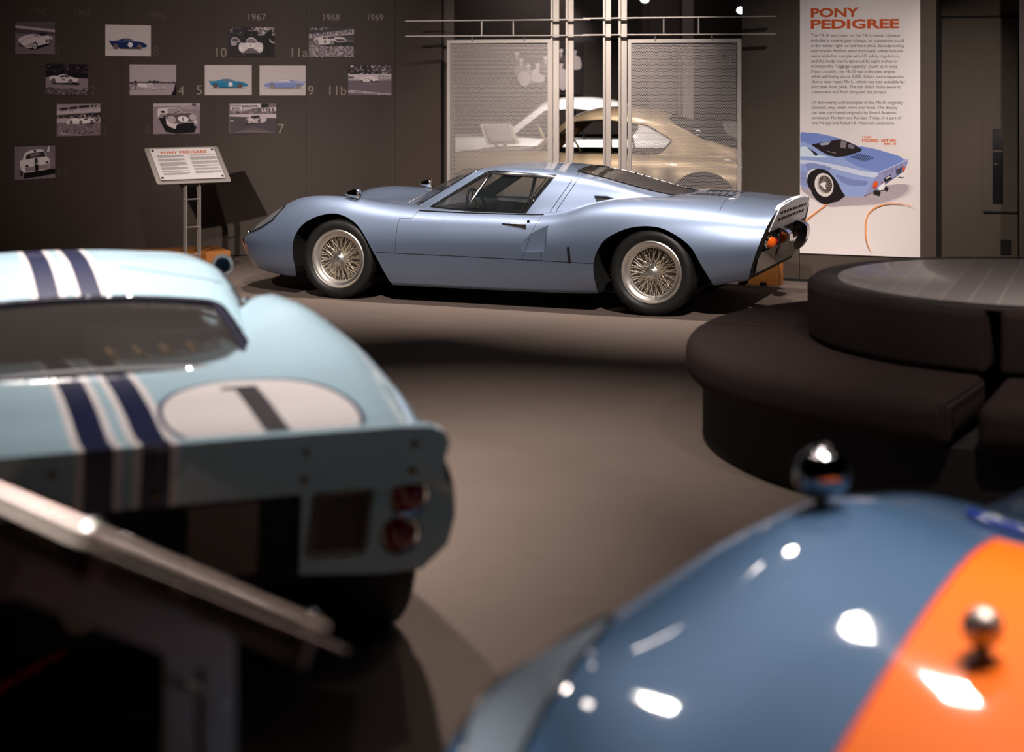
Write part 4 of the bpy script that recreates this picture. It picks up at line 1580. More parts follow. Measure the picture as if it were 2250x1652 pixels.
MB().lathe([(.001, .68), (.858, .68), (.858, .710), (.852, .714), (.001, .714)], 96).build('table_top', tabletop(), seat, 40)


# ------------------------------------------------------------------ reading stands
M_STAND = mat('grey_stand_metal', srgb(158, 148, 142), .45, .3)


def reading_stand(name, foot_mid, yaw, tilt, zlow, half, length, posts=.115, label='', lines=True, loc=None):
    """foot_mid: plan point below the middle of the low edge; yaw turns the reading side (local -y) about z"""
    root = empty(name, (foot_mid[0], foot_mid[1], 0), yaw)
    tag(root, label, 'lectern', 'metal reading stands')
    ct, st = math.cos(tilt), math.sin(tilt)
    up = Vector((0, ct, st))              # up the slope (away from the reader)
    nr = Vector((0, -st, ct))             # out of the reading face
    M = frame_M(Vector((0, 0, zlow)), Vector((1, 0, 0)), up, nr)

    def slab(x0, x1, y0, y1, z0, z1, r):
        return MB().prism(round_poly([(x0, y0), (x1, y0), (x1, y1), (x0, y1)], r, 4), z0, z1, 'z', 0, M)
    bp = slab(-half, half, 0, length, -.005, .0, .022).build('backing_plate', M_ALU2, root, 30)
    pr = slab(-half + .035, half - .055, .03, length - .03, .014, .020, .004).build('print_panel', M_PAPER if lines else mat('grey_print_panel', srgb(150, 142, 138), .5), root, 30)
    for x in (-half + .055, half - .075):
        for y in (.05, length - .05):
            MB().lathe([(.001, .029), (.007, .027), (.012, .022), (.013, .020), (.008, .019), (.008, 0)], 20, 0, M @ Matrix.Translation((x, y, 0))).build('standoff_screw', M_CHROME, pr)
    if lines:
        tm = text_mesh('PONY PEDIGREE', .036, .0004, .0012, 1.45, 'CENTER', 1.12)
        tm.transform(M @ Matrix.Translation((-.01, length - .085, .0204)))
        link('title_lettering', tm, M_ORANGE, pr)
        random.seed(3)
        tx = MB()
        w = half * 2 - .09
        for col in (0, 1):
            y = length - .105
            x0 = -half + .075 + col * w * .5
            blocks = ((4, 4, 6, 4, 2, 3) if col == 0 else (2, 5, 5, 3, 3, 4))
            for b in blocks:
                for i in range(b):
                    lw = w * .43 * (random.uniform(.45, .8) if i == b - 1 else random.uniform(.93, 1))
                    tx.box((x0 + lw / 2, y, .0204), (lw, .0032, .0004), 0, M)
                    y -= .0072
                y -= .010
        tx.build('printed_lines', M_INK, pr, None)['kind'] = 'stuff'
    # cross tubes under the plate
    for y in (.05, length - .07):
        MB().tube([M @ Vector((-half * .86, y, -.034)), M @ Vector((half * .86, y, -.034))], .011, 14).build('cross_tube', M_STAND, root)
        for x in (-half * .86, half * .86):
            sg = 1 if x > 0 else -1
            MB().tube([M @ Vector((x, y, -.046)), M @ Vector((x, y, .004))], [.014, .009], 14).build('tube_spacer', M_STAND, root)
    # two flat-bar posts with raking arms
    for s in (-1, 1):
        x = s * posts / 2
        d = .055
        a = M @ Vector((0, .02, -.046))
        b = M @ Vector((0, length * .80, -.046))
        c = M @ Vector((0, length * .80, -.105))
        poly = [(a.y - .02, 0), (a.y + d - .02, 0), (a.y + d - .02, a.z - .05), (c.y, c.z), (b.y, b.z), (a.y, a.z), (a.y - .02, a.z - .02)]
        MB().prism(poly, x - .005, x + .005, 'x').build('post', M_STAND, root, 30)
    k = 0
    z = zlow - .14
    while z > .1:
        MB().tube([Vector((-posts / 2 - .012, a.y + d / 2 - .02, z)), Vector((posts / 2 + .012, a.y + d / 2 - .02, z))], .007, 12).build('rung', M_ALU, root)
        z -= .235
    MB().box((0, a.y, .006), (.30, .12, .012), 0, None, .004).build('foot_plate', M_ALU, root)
    return root


reading_stand('reading_stand', (-2.665, 13.2), math.atan2(.6, .8), math.radians(47.6), .749, .338, .396, .125,
              'metal reading stand with a white PONY PEDIGREE panel beside the curved picture wall')
reading_stand('reading_stand', (-.455, 2.49), math.atan2(.73, -.68), math.radians(29.9), .752, .335, .50, .115,
              'metal reading stand seen edge-on from below in front of the pale blue tail', True)
reading_stand('reading_stand', (-.10, 19.0), .5, math.radians(50), .86, .22, .32, .115,
              'metal reading stand behind the perforated screens near the gold windscreen', False)
reading_stand('reading_stand', (2.80, 18.9), .4, math.radians(50), .90, .20, .30, .115,
              'metal reading stand behind the gold coupe tail', False)


# ------------------------------------------------------------------ timber plinth blocks
def timber(name, a, b, depth, h, label):
    """block whose front foot runs from plan point a to b"""
    a, b = Vector((*a, 0)), Vector((*b, 0))
    d = (b - a)
    o = empty(name, (a + b) / 2, math.atan2(d.y, d.x))
    tag(o, label, 'block', 'oak blocks on the carpet')
    L = d.length
    MB().box((0, depth / 2, h / 2), (L, depth, h), 0, None, .004).build('timber_beam', M_WOOD, o)
    MB().box((L / 2 - .12, depth * .45, .012), (.05, depth * 1.2, .024), 0, None, .003).build('skid', M_SEAM, o)
    MB().box((-L / 2 + .12, depth * .45, .012), (.05, depth * 1.2, .024), 0, None, .003).build('skid', M_SEAM, o)
    return o


timber('timber_block', (-3.35, 13.08), (-2.42, 13.50), .50, .147, 'low oak block on the carpet behind the PONY PEDIGREE stand')
tb = timber('timber_block', (1.86, 12.36), (2.085, 12.27), .17, .19, 'small oak block on the carpet behind the silver blue tail')
MB().box((-.17, .04, .05), (.06, .12, .10), 0, None, .006).build('clamp_bracket', M_SEAM, tb)


# ------------------------------------------------------------------ perforated screens
def perforated():
    m = mat('perforated_metal', srgb(170, 160, 154), .5, .3)
    t = NT(m)
    co, x, y, z = t.coords()
    P = .0135
    u = t.math('DIVIDE', x, P)
    v = t.math('DIVIDE', z, P * .866 * 2)

    def cell(du, dv):
        a = t.math('SUBTRACT', t.math('FRACT', t.math('ADD', u, du)), .5)
        b = t.math('MULTIPLY', t.math('SUBTRACT', t.math('FRACT', t.math('ADD', v, dv)), .5), 1.732)
        return t.math('ADD', t.math('MULTIPLY', a, a), t.math('MULTIPLY', b, b))
    d = t.math('MINIMUM', cell(0, 0), cell(.5, .5))
    hole = t.math('LESS_THAN', d, .36 ** 2)
    t.link(t.math('SUBTRACT', 1.0, hole), t.bsdf.inputs['Alpha'])
    return m


M_PERF = perforated()


def screen(name, a, b, zt, zb, posts, rungs, frame, label, ztop):
    """a,b: plan ends of the rails; posts, rungs, frame given as pixel columns on that line"""
    A, B = Vector((*a, 0)), Vector((*b, 0))
    d = (B - A).normalized()
    root = empty(name, (A + B) / 2, math.atan2(d.y, d.x))
    tag(root, label, 'screen', 'perforated screens in the opening')
    L = (B - A).length
    c = (A + B) / 2

    def s_at(px):
        k = (px - CX) / F
        return (k * c.y - c.x) / (d.x - k * d.y)
    for z0, z1 in (zt, zb):
        for yy in (-.05,):
            M = Matrix.Translation((0, yy, 0))
            MB().add([(x, y + yy, z + dz) for x, z in ((-L / 2, z0), (L / 2, z1)) for y in (-.018, .018) for dz in (-.005, .005)],
                     [(0, 1, 3, 2), (4, 6, 7, 5), (0, 4, 5, 1), (2, 3, 7, 6), (0, 2, 6, 4), (1, 5, 7, 3)]).build('rail', M_ALU, root, 30)
    for px in rungs:
        s = s_at(px)
        MB().tube([(s, -.05, zb[0]), (s, -.05, zt[0])], .009, 12).build('rung', M_ALU, root)
    for px0, px1 in posts:
        s0, s1 = s_at(px0), s_at(px1)
        mb = MB().box((s0 + .008, -.005, 2.2), (.016, .06, 4.4))
        mb.box(((s0 + s1) / 2 + .006, .012, 2.2), (s1 - s0 - .012, .014, 4.4))
        mb.build('post', M_ALU2, root, 30)
    x0, x1 = s_at(frame[0]), s_at(frame[1])
    fr = MB()
    z0, z1 = .12, ztop
    w = .030
    fr.box(((x0 + x1) / 2, .0, z1 - w / 2), (x1 - x0, .03, w)).box(((x0 + x1) / 2, .0, z0 + w / 2), (x1 - x0, .03, w))
    fr.box((x0 + w / 2, .0, (z0 + z1) / 2), (w, .03, z1 - z0 - 2 * w)).box((x1 - w / 2, .0, (z0 + z1) / 2), (w, .03, z1 - z0 - 2 * w))
    fo = fr.build('panel_frame', M_ALU2, root, None)
    link('perforated_sheet', mesh([(x0 + w, .004, z0 + w), (x1 - w, .004, z0 + w), (x1 - w, .004, z1 - w), (x0 + w, .004, z1 - w)], [(0, 1, 2, 3)]), M_PERF, fo)
    for k in (.25, .75):
        MB().tube([(x0 + (x1 - x0) * k, -.02, z1 - .01), (x0 + (x1 - x0) * k, -.04, zb[0])], .006, 8).build('hanger', M_ALU, fo)
    return root


screen('mesh_screen', (-.923, 13.9), (.682, 13.45), (2.136, 2.133), (2.003, 1.997), ((1212, 1228), (1245, 1260)), (1062, 1131), (983, 1211.5),
       'perforated metal screen on rails and posts beside the curved picture wall', 1.968)
screen('mesh_screen', (.6006, 12.95), (2.108, 12.52), (2.119, 2.117), (1.984, 1.977), ((1327, 1342), (1361, 1377)), (1461, 1537), (1380, 1629),
       'perforated metal screen on rails and posts beside the banner pier', 1.945)

# ------------------------------------------------------------------ fittings of the next room
struct('wall_far_column', MB().box((2.42, 21.6, 2.2), (.14, .14, 4.4)), mat('pale_column', srgb(188, 178, 176), .6))
struct('wall_far_panel', MB().box((2.15, 22.2, 1.5), (.42, .10, 3.0)), mat('grey_panel', srgb(128, 118, 116), .6))
struct('wall_far_niche', MB().box((1.35, 22.4, 2.6), (1.0, .12, 1.2)), mat('grey_niche', srgb(88, 80, 80), .6))
struct('wall_far_screen', MB().box((.85, 22.31, 1.1), (2.6, .06, 2.2)), M_FAR)
fs = empty('far_rail_frame', (2.95, 21.95, 0), -.05)
tag(fs, 'slim metal rail frame with short rungs standing beyond the gold coupe', 'rail')
for z in (1.98, 1.87):
    MB().box((0, 0, z), (1.3, .03, .014)).build('rail', M_ALU, fs)
for x in (-.52, -.26, .1, .4):
    MB().box((x, 0, 1.925), (.012, .012, .11)).build('rung', M_ALU, fs)
for x in (-.6, .55):
    MB().box((x, 0, 1.1), (.03, .03, 2.2)).build('post', M_ALU, fs)


def spot_head(px, py, depth, label):
    p = pix(px, py, depth)
    o = empty('track_light', p)
    tag(o, label, 'spotlight', 'spotlights in the next room')
    M = rot_to((-.2, -.75, -.6))
    MB().lathe([(.001, -.09), (.035, -.085), (.05, -.06), (.055, .03), (.05, .03), (.045, .0), (.001, .0)], 24, 0, M).build('lamp_housing', M_BLACK, o)
    MB().lathe([(.001, .012), (.044, .010), (.044, .0)], 24, 0, M).build('lamp_lens', mat('lit_lens', (1, .97, .92), .4, emit=25), o)
    MB().tube([(0, 0, .02), (0, 0, 4.4 - p.z)], .008, 8).build('drop_rod', M_BLACK, o)


spot_head(1417, -4, 18.0, 'lit spotlight head hanging above the gold coupe')
spot_head(1629, 20, 18.0, 'lit spotlight head hanging by the edge of the pier')

# ------------------------------------------------------------------ flat prints: layered colour shapes on thin panels
class Print:
    """collects flat shapes; every layer sits a hair in front of the one before"""
    def __init__(s, place):
        s.place, s.v, s.f, s.mi, s.cols, s.k = place, [], [], [], [], 0

    def col(s, c):
        if c not in s.cols:
            s.cols.append(c)
        return s.cols.index(c)

    def poly(s, pts, c, same=False):
        if not same:
            s.k += 1
        b = len(s.v)
        s.v += [s.place(p[0], p[1], s.k) for p in pts]
        s.f.append(tuple(range(b, b + len(pts))))
        s.mi.append(s.col(c))

    def ell(s, cx, cy, rx, ry, c, rot=0.0, n=22, a0=0, a1=360, same=False):
        ca, sa = math.cos(D(rot)), math.sin(D(rot))
        pts = []
        for k in range(n):
            a = D(a0 + (a1 - a0) * k / n)
            x, y = rx * math.cos(a), ry * math.sin(a)
            pts.append((cx + x * ca - y * sa, cy + x * sa + y * ca))
        s.poly(pts, c, same)

    def line(s, pts, w, c):
        s.k += 1
        P = [Vector(p) for p in pts]
        for i, (a, b) in enumerate(zip(P, P[1:])):
            wa, wb = (w, w) if not isinstance(w, list) else (w[i], w[i + 1])
            d = (b - a).normalized()
            n = Vector((-d.y, d.x)) / 2
            s.poly([tuple(a + n * wa), tuple(b + n * wb), tuple(b - n * wb), tuple(a - n * wa)], c, True)

    def speckle(s, x0, y0, x1, y1, n, cols, r, seed=1):
        rnd = random.Random(seed)
        for _ in range(n):
            s.k += .02
            s.ell(rnd.uniform(x0, x1), rnd.uniform(y0, y1), rnd.uniform(.5, 1.3) * r, rnd.uniform(.4, 1) * r, rnd.choice(cols), rnd.uniform(0, 90), 6, same=True)

    def text(s, body, x, y, h, c, sx=1.0, skew=0.0, rise=0.0, bold=.0):
        me = text_mesh(body, 1.0, 0, bold)
        s.k += 1
        for p in me.polygons:
            b = len(s.v)
            pts = []
            for vi in p.vertices:
                q = me.vertices[vi].co
                pts.append((x + (q.x * sx + q.y * skew) * h / .7, y - q.y * h / .7 - q.x * sx * h / .7 * rise))
            s.v += [s.place(a, bb, s.k) for a, bb in pts]
            s.f.append(tuple(range(b, b + len(pts))))
            s.mi.append(s.col(c))

    def build(s, name, parent, gain=1.0):
        me = mesh(s.v, s.f, s.mi)
        ms = []
        for c in s.cols:
            cc = tuple(min(255, x * gain) for x in c)
            ms.append(mat('print_%d_%d_%d' % tuple(int(x) for x in cc), srgb(*cc), .5, spec=.3))
        return link(name, me, ms, parent)


def photo(x0, y0, x1, y1, zoom, label, art, base):
    """picture whose upright edges stand at pixel columns x0, x1; art is drawn in the coordinates of a zoomed view (ox, oy, scale)"""
    cx, cy = (x0 + x1) / 2, (y0 + y1) / 2
    M, sc = wall_frame(cx, cy, .010)
    a, b = wall_phi(x0), wall_phi(x1)
    w = (arc_pt(b) - arc_pt(a)).length
    h = (y1 - y0) / sc
    root = empty('wall_photograph', M.translation)
    root.matrix_world = M
    tag(root, label, 'picture', 'pictures on the curved wall')
    MB().box((0, 0, -.003), (w, h, .006)).build('picture_panel', mat('panel_edge', srgb(60, 52, 50), .6), root, None)
    ox, oy, s = zoom

    def place(x, y, k):
        px, py = ox + x / s, oy + y / s
        u = min(1, max(0, (px - x0) / (x1 - x0)))
        v = min(1, max(0, (y1 - py) / (y1 - y0)))
        return ((u - .5) * w, (v - .5) * h, .0004 + .00012 * k)
    P = Print(place)
    P.poly([((x0 - ox) * s, (y0 - oy) * s), ((x1 - ox) * s, (y0 - oy) * s), ((x1 - ox) * s, (y1 - oy) * s), ((x0 - ox) * s, (y1 - oy) * s)], base)
    art(P)
    P.build('print', root, 1.12)
    return root


Z1, Z2, Z3, Z4, Z5, Z6 = (20, 40, 9.177), (20, 220, 9.177), (225, 45, 9.177), (440, 45, 9.177), (660, 45, 9.177), (320, 215, 7.5)
LT, MD, DK, BK = (206, 188, 188), (128, 110, 116), (66, 56, 60), (24, 18, 21)


def wheels(P, pts, rx, ry, rim, hub):
    for x, y in pts:
        P.ell(x, y, rx, ry, BK)
        P.ell(x, y, rx * .68, ry * .68, rim)
        P.ell(x, y, rx * .5, ry * .5, hub)
        for a in (90, 210, 330):
            P.line([(x, y), (x + rx * .5 * math.cos(D(a)), y + ry * .5 * math.sin(D(a)))], rx * .14, rim)


def art1(P):
    P.poly([(100, 40), (940, 90), (940, 215), (100, 155)], (92, 78, 84))
    P.poly([(100, 155), (940, 215), (940, 272), (100, 212)], (170, 150, 154))
    P.poly([(100, 208), (300, 225), (940, 272), (940, 325), (100, 312)], (74, 62, 67))
    P.poly([(170, 555), (330, 605), (490, 645), (620, 600), (810, 525), (700, 480), (300, 520)], BK)
    P.poly(catmull2([(165, 450), (215, 395), (330, 350), (430, 325), (560, 325), (640, 350), (740, 338), (850, 380), (855, 420), (815, 430), (785, 490), (590, 550), (470, 565), (440, 600), (370, 602), (290, 575), (220, 510)], 3), LT)
    P.poly([(560, 322), (600, 288), (720, 300), (738, 345), (640, 358)], (44, 36, 40))
    P.poly([(440, 345), (545, 320), (625, 400), (520, 375)], (150, 132, 134))
    P.line([(215, 505), (300, 425), (440, 375)], 6, (70, 58, 60))
    P.poly([(300, 560), (450, 490), (470, 560), (430, 600)], (160, 142, 150))
    P.ell(510, 555, 52, 82, BK)
    P.ell(503, 562, 34, 62, (190, 176, 176))
    P.ell(503, 562, 14, 26, DK)
    P.ell(806, 465, 28, 58, BK)
    P.ell(802, 472, 17, 42, (150, 136, 138))
    P.poly([(725, 430), (762, 422), (755, 482), (722, 488)], BK)


def art2(P):
    P.poly([(700, 900), (1600, 900), (1600, 1215), (700, 1190)], (28, 21, 25))
    P.speckle(740, 925, 1580, 1090, 70, [(70, 58, 68), (92, 78, 86), (40, 32, 38)], 16, 2)
    P.poly([(860, 1330), (1400, 1350), (1415, 1310), (1200, 1285), (900, 1290)], BK)
    P.poly(catmull2([(795, 1190), (880, 1160), (960, 1165), (1040, 1135), (1130, 1130), (1220, 1180), (1370, 1215), (1385, 1250), (1330, 1285), (1150, 1302), (920, 1302), (840, 1285)], 3), LT)
    P.poly([(1000, 1195), (1040, 1155), (1085, 1150), (1100, 1195)], DK)
    P.poly([(1090, 1145), (1140, 1140), (1215, 1190), (1120, 1195)], DK)
    P.line([(920, 1285), (1170, 1290)], 7, DK)
    P.text('140', 1030, 1262, 48, BK, .9, 0, 0, .02)
    wheels(P, [(878, 1265), (1222, 1280)], 48, 52, (150, 136, 140), BK)
    P.poly([(720, 1400), (800, 1380), (1000, 1430), (1220, 1420), (1600, 1450), (1600, 1570), (720, 1570)], (88, 76, 80))
    P.speckle(735, 1410, 1585, 1555, 150, [(44, 36, 40), (150, 134, 138), (112, 98, 102), (30, 24, 26)], 15, 3)


def art3(P):
    P.poly([(940, 70), (1850, 70), (1850, 260), (940, 300)], (150, 134, 138))
    for x0, x1, y in ((1010, 1180, 155), (1195, 1370, 135), (1385, 1610, 110), (1630, 1700, 95), (1710, 1760, 92)):
        P.poly([(x0 + 20, y), (x1, y - 12), (x1 - 12, y + 40), (x0, y + 52)], (52, 43, 46))
    P.poly([(940, 215), (1850, 160), (1850, 235), (940, 290)], (186, 170, 172))
    for x, w, tx in ((1020, 150, 'CINZO'), (1190, 165, 'FORD'), (1400, 170, 'KING 8'), (1660, 120, 'FORD')):
        P.text(tx, x + 10, 242 - (x - 1000) * .06, 30, (96, 82, 86), .9, 0, .06)
    P.poly([(940, 300), (1850, 255), (1850, 360), (940, 370)], (44, 36, 40))
    P.speckle(980, 300, 1840, 350, 40, [(170, 150, 150), (110, 94, 98), (200, 184, 184)], 15, 5)
    P.poly([(940, 365), (1850, 350), (1850, 450), (940, 450)], (176, 160, 162))
    P.poly([(940, 450), (1850, 450), (1850, 740), (940, 740)], (124, 106, 112))
    P.speckle(960, 520, 1830, 690, 60, [(100, 84, 92), (150, 132, 138), (82, 68, 76)], 26, 6)
    P.line([(950, 650), (1450, 722)], 12, LT)
    P.poly([(1140, 480), (1700, 490), (1690, 455), (1150, 455)], BK)
    for x0, sc in ((1140, .75), (1290, 1.0)):
        P.poly(catmull2([(x0, 455), (x0 + 60 * sc, 405), (x0 + 180 * sc, 365), (x0 + 260 * sc, 358), (x0 + 330 * sc, 380), (x0 + 400 * sc, 385), (x0 + 395 * sc, 450), (x0 + 200 * sc, 478), (x0 + 40 * sc, 480)], 3), (224, 210, 208))
    P.poly([(1490, 375), (1560, 365), (1580, 395), (1500, 400)], DK)
    wheels(P, [(1235, 445), (1430, 450), (1655, 440)], 34, 40, (150, 134, 138), DK)
    P.poly([(1715, 360), (1800, 360), (1795, 410), (1755, 440), (1720, 410)], (60, 50, 54))
    P.text('BP', 1728, 405, 36, LT, .9)


def art12(P):
    P.speckle(110, 930, 920, 1600, 60, [(112, 96, 106), (140, 122, 130)], 30, 8)
    P.poly([(280, 1440), (800, 1400), (930, 1400), (930, 1500), (640, 1540), (290, 1575)], BK)
    P.poly([(215, 1420), (255, 1420), (255, 1520), (220, 1520)], BK)
    P.poly(catmull2([(205, 1220), (265, 1190), (290, 1080), (420, 1010), (560, 992), (680, 1010), (745, 1150), (790, 1180), (800, 1270), (790, 1390), (560, 1430), (330, 1455), (290, 1450), (225, 1380)], 3), (226, 212, 210))
    P.poly([(330, 1100), (420, 1065), (600, 1045), (695, 1040), (725, 1145), (480, 1165), (320, 1190)], (58, 48, 52))
    P.poly([(415, 1080), (600, 1055), (590, 1120), (420, 1140)], (124, 108, 118))
    P.poly([(480, 1000), (530, 998), (528, 1045), (480, 1052)], (60, 50, 52))
    P.poly([(500, 1175), (555, 1165), (572, 1420), (515, 1440)], BK)
    P.line([(480, 1185), (500, 1430)], 4, BK)
    P.line([(575, 1165), (592, 1420)], 4, BK)
    P.poly([(300, 1355), (800, 1290), (790, 1385), (330, 1440)], (150, 134, 138))
    P.poly([(500, 1320), (572, 1312), (572, 1420), (515, 1440)], BK)
    P.poly([(312, 1300), (375, 1300), (378, 1340), (315, 1345)], (60, 48, 52))
    P.poly([(718, 1245), (775, 1238), (778, 1275), (720, 1282)], (60, 48, 52))
    P.ell(540, 1285, 22, 22, (150, 134, 138))
    P.poly([(780, 930), (805, 925), (800, 1040), (780, 1060), (740, 1040)], (210, 196, 196))
    P.line([(760, 970), (720, 1050)], 8, BK)


def side_art(x0, x1, ytop, ybot, body, rim, flip, num, glass, roof):
    def f(P):
        W = x1 - x0
        H = ybot - ytop
        fx = (lambda u: x0 + u * W) if not flip else (lambda u: x1 - u * W)
        q = lambda pts: [(fx(u), ybot - v * H) for u, v in pts]
        P.ell((x0 + x1) / 2, ybot, W * .5, H * .05, (150, 138, 138))
        # drawn tail first: u = 0 at the tail, 1 at the nose
        P.poly(catmull2(q([(.0, .80), (.06, .76), (.16, .78), (.27, .86), (.36, .97), (.47, 1.0), (.55, .96), (.66, .76), (.78, .72), (.90, .60), (.99, .38), (.97, .20), (.86, .14), (.30, .10), (.10, .22), (.04, .45)]), 3), body)
        P.poly(q([(.25, .10), (.80, .10), (.78, .01), (.28, .01)]), BK)
        P.poly(q([(.36, .78), (.40, .93), (.48, .96), (.56, .92), (.66, .74)]), glass)
        P.line(q([(.04, .60), (.30, .70), (.75, .66)]), H * .05, roof)
        xs = [fx(.17), fx(.79)]
        for x in xs:
            P.ell(x, ybot - .24 * H, H * .27, H * .27, BK)
            P.ell(x, ybot - .24 * H, H * .20, H * .20, rim)
            P.ell(x, ybot - .24 * H, H * .13, H * .13, (60, 50, 48))
            P.ell(x, ybot - .24 * H, H * .05, H * .05, rim)
        if num:
            P.ell(fx(.55), ybot - .40 * H, H * .23, H * .23, (226, 218, 222))
            P.text(num, fx(.55) - (.04 if len(num) == 1 else .12) * H * 1.6, ybot - .27 * H, H * .26, BK, .9, 0, 0, .03)
    return f


def art4(P):
    P.poly([(540, 1240), (700, 1235), (930, 1240), (1480, 1250), (1480, 1275), (540, 1275)], (70, 60, 64))
    for x, y, r in ((660, 1235, 28), (735, 1240, 14), (950, 1245, 40), (1040, 1245, 44), (1110, 1245, 36), (1180, 1245, 18), (1250, 1250, 18), (1330, 1252, 16), (1430, 1250, 26)):
        P.ell(x, y, r, r * .8, (48, 40, 46))
    P.poly([(540, 1268), (1490, 1268), (1490, 1515), (540, 1515)], (160, 142, 146))
    P.poly([(700, 1265), (1000, 1265), (1000, 1345), (800, 1345), (700, 1320)], (206, 190, 192))
    P.text('NO', 905, 1335, 34, BK, 1.1, 0, 0, .03)
    P.text('AC', 865, 1292, 30, BK, 1.1, 0, 0, .02)
    P.speckle(550, 1270, 690, 1330, 24, [BK, (200, 184, 186), DK], 14, 11)
    P.line([(545, 1400), (690, 1385), (830, 1372)], 7, DK)
    P.line([(565, 1330), (560, 1410)], 12, BK)
    P.line([(665, 1320), (662, 1400)], 12, BK)
    P.poly([(985, 1392), (1085, 1392), (1075, 1355), (1040, 1345), (1005, 1360)], (200, 186, 188))
    P.line([(985, 1388), (1085, 1388)], 12, BK)
    P.poly([(1160, 1380), (1275, 1380), (1265, 1352), (1200, 1350)], (210, 196, 196))
    P.line([(1160, 1378), (1275, 1378)], 10, BK)
    P.poly([(1480, 1200), (1490, 1515), (1380, 1515), (1440, 1380)], BK)


def art6(P):
    P.poly([(120, 90), (900, 90), (900, 130), (120, 140)], (176, 158, 162))
    P.poly([(560, 140), (900, 150), (900, 200), (600, 180)], (160, 142, 148))
    P.text('NUVE', 790, 185, 22, DK, 1)
    P.poly([(760, 95), (830, 95), (830, 132), (760, 132)], (70, 58, 62))
    P.poly([(210, 330), (330, 560), (500, 590), (800, 575), (840, 480), (700, 400), (340, 330)], BK)
    P.poly(catmull2([(195, 190), (260, 170), (400, 160), (540, 165), (620, 240), (760, 245), (820, 330), (840, 390), (835, 450), (785, 405), (520, 430), (495, 505), (430, 490), (340, 430), (320, 280), (240, 260), (205, 330)], 2), LT)
    P.poly(catmull2([(330, 260), (460, 250), (640, 250), (770, 255), (820, 340), (800, 380), (520, 420), (430, 415), (350, 350)], 2), (92, 78, 84))
    P.poly([(355, 175), (535, 170), (620, 245), (480, 275), (360, 250)], (150, 134, 138))
    P.line([(455, 262), (545, 220)], 12, BK)
    P.poly([(240, 215), (305, 210), (320, 250), (250, 245)], BK)
    P.ell(425, 355, 72, 58, (168, 152, 154), 25)
    P.ell(775, 320, 60, 52, (176, 160, 162), 25)
    P.ell(615, 350, 90, 48, (222, 208, 208), 8)
    P.text('1', 590, 378, 58, BK, 1.3, -.25, 0, .04)
    P.poly([(520, 435), (780, 400), (800, 470), (510, 510)], BK)
    P.ell(308, 360, 24, 80, BK)


def art7(P):
    P.poly([(1385, 90), (2160, 90), (2160, 260), (1385, 270)], (112, 96, 100))
    P.poly([(1395, 100), (1900, 95), (1900, 160), (1570, 225), (1395, 205)], (196, 180, 182))
    P.text('DUBON', 1410, 140, 30, BK, 1.05, 0, 0, .03)
    P.text('BARD', 1420, 188, 36, BK, 1.0, 0, 0, .03)
    P.text('BARDAHL', 1585, 162, 40, BK, 1.05, 0, .04, .03)
    P.text('GENERAL', 1585, 218, 34, DK, .8, 0, .02)
    P.poly([(1905, 95), (2030, 95), (2030, 155), (1905, 160)], BK)
    P.poly([(1740, 180), (1890, 165), (1890, 230), (1740, 235)], (74, 62, 66))
    P.text('AGENCE', 1750, 220, 30, LT, .75)
    P.poly([(1915, 170), (2160, 155), (2160, 215), (1915, 225)], (200, 184, 186))
    for x in (1945, 1995, 2045, 2100):
        P.poly([(x - 20, 175), (x + 20, 172), (x + 14, 205), (x, 216), (x - 14, 207)], (66, 56, 60))
    P.speckle(1385, 195, 2150, 265, 70, [DK, (120, 104, 108), (90, 78, 82), (150, 132, 134)], 16, 21)
    P.poly([(1385, 275), (2160, 265), (2160, 340), (1385, 305)], (186, 170, 172))
    P.poly([(1385, 305), (2160, 335), (2160, 600), (1385, 600)], (70, 60, 64))
    for i in range(9):
        P.line([(1390 + i * 20, 590 - i * 4), (1800 + i * 40, 480 + i * 12)], 5, (112, 96, 100))
    P.poly([(1395, 368), (1450, 370), (1450, 380), (1395, 378)], LT)
    P.poly([(1640, 410), (1660, 440), (1980, 410), (1980, 380)], BK)
    P.poly(catmull2([(1645, 360), (1690, 335), (1740, 295), (1810, 280), (1890, 285), (1985, 300), (1985, 380), (1910, 415), (1840, 415), (1760, 410), (1680, 420), (1645, 395)], 2), (180, 164, 164))
    P.poly([(1720, 325), (1760, 295), (1880, 290), (1880, 335), (1800, 345)], BK)
    P.ell(1765, 380, 42, 26, LT)
    P.speckle(1660, 335, 1900, 410, 40, [BK, LT, MD], 12, 22)
    wheels(P, [(1665, 390), (1870, 385)], 24, 32, MD, BK)


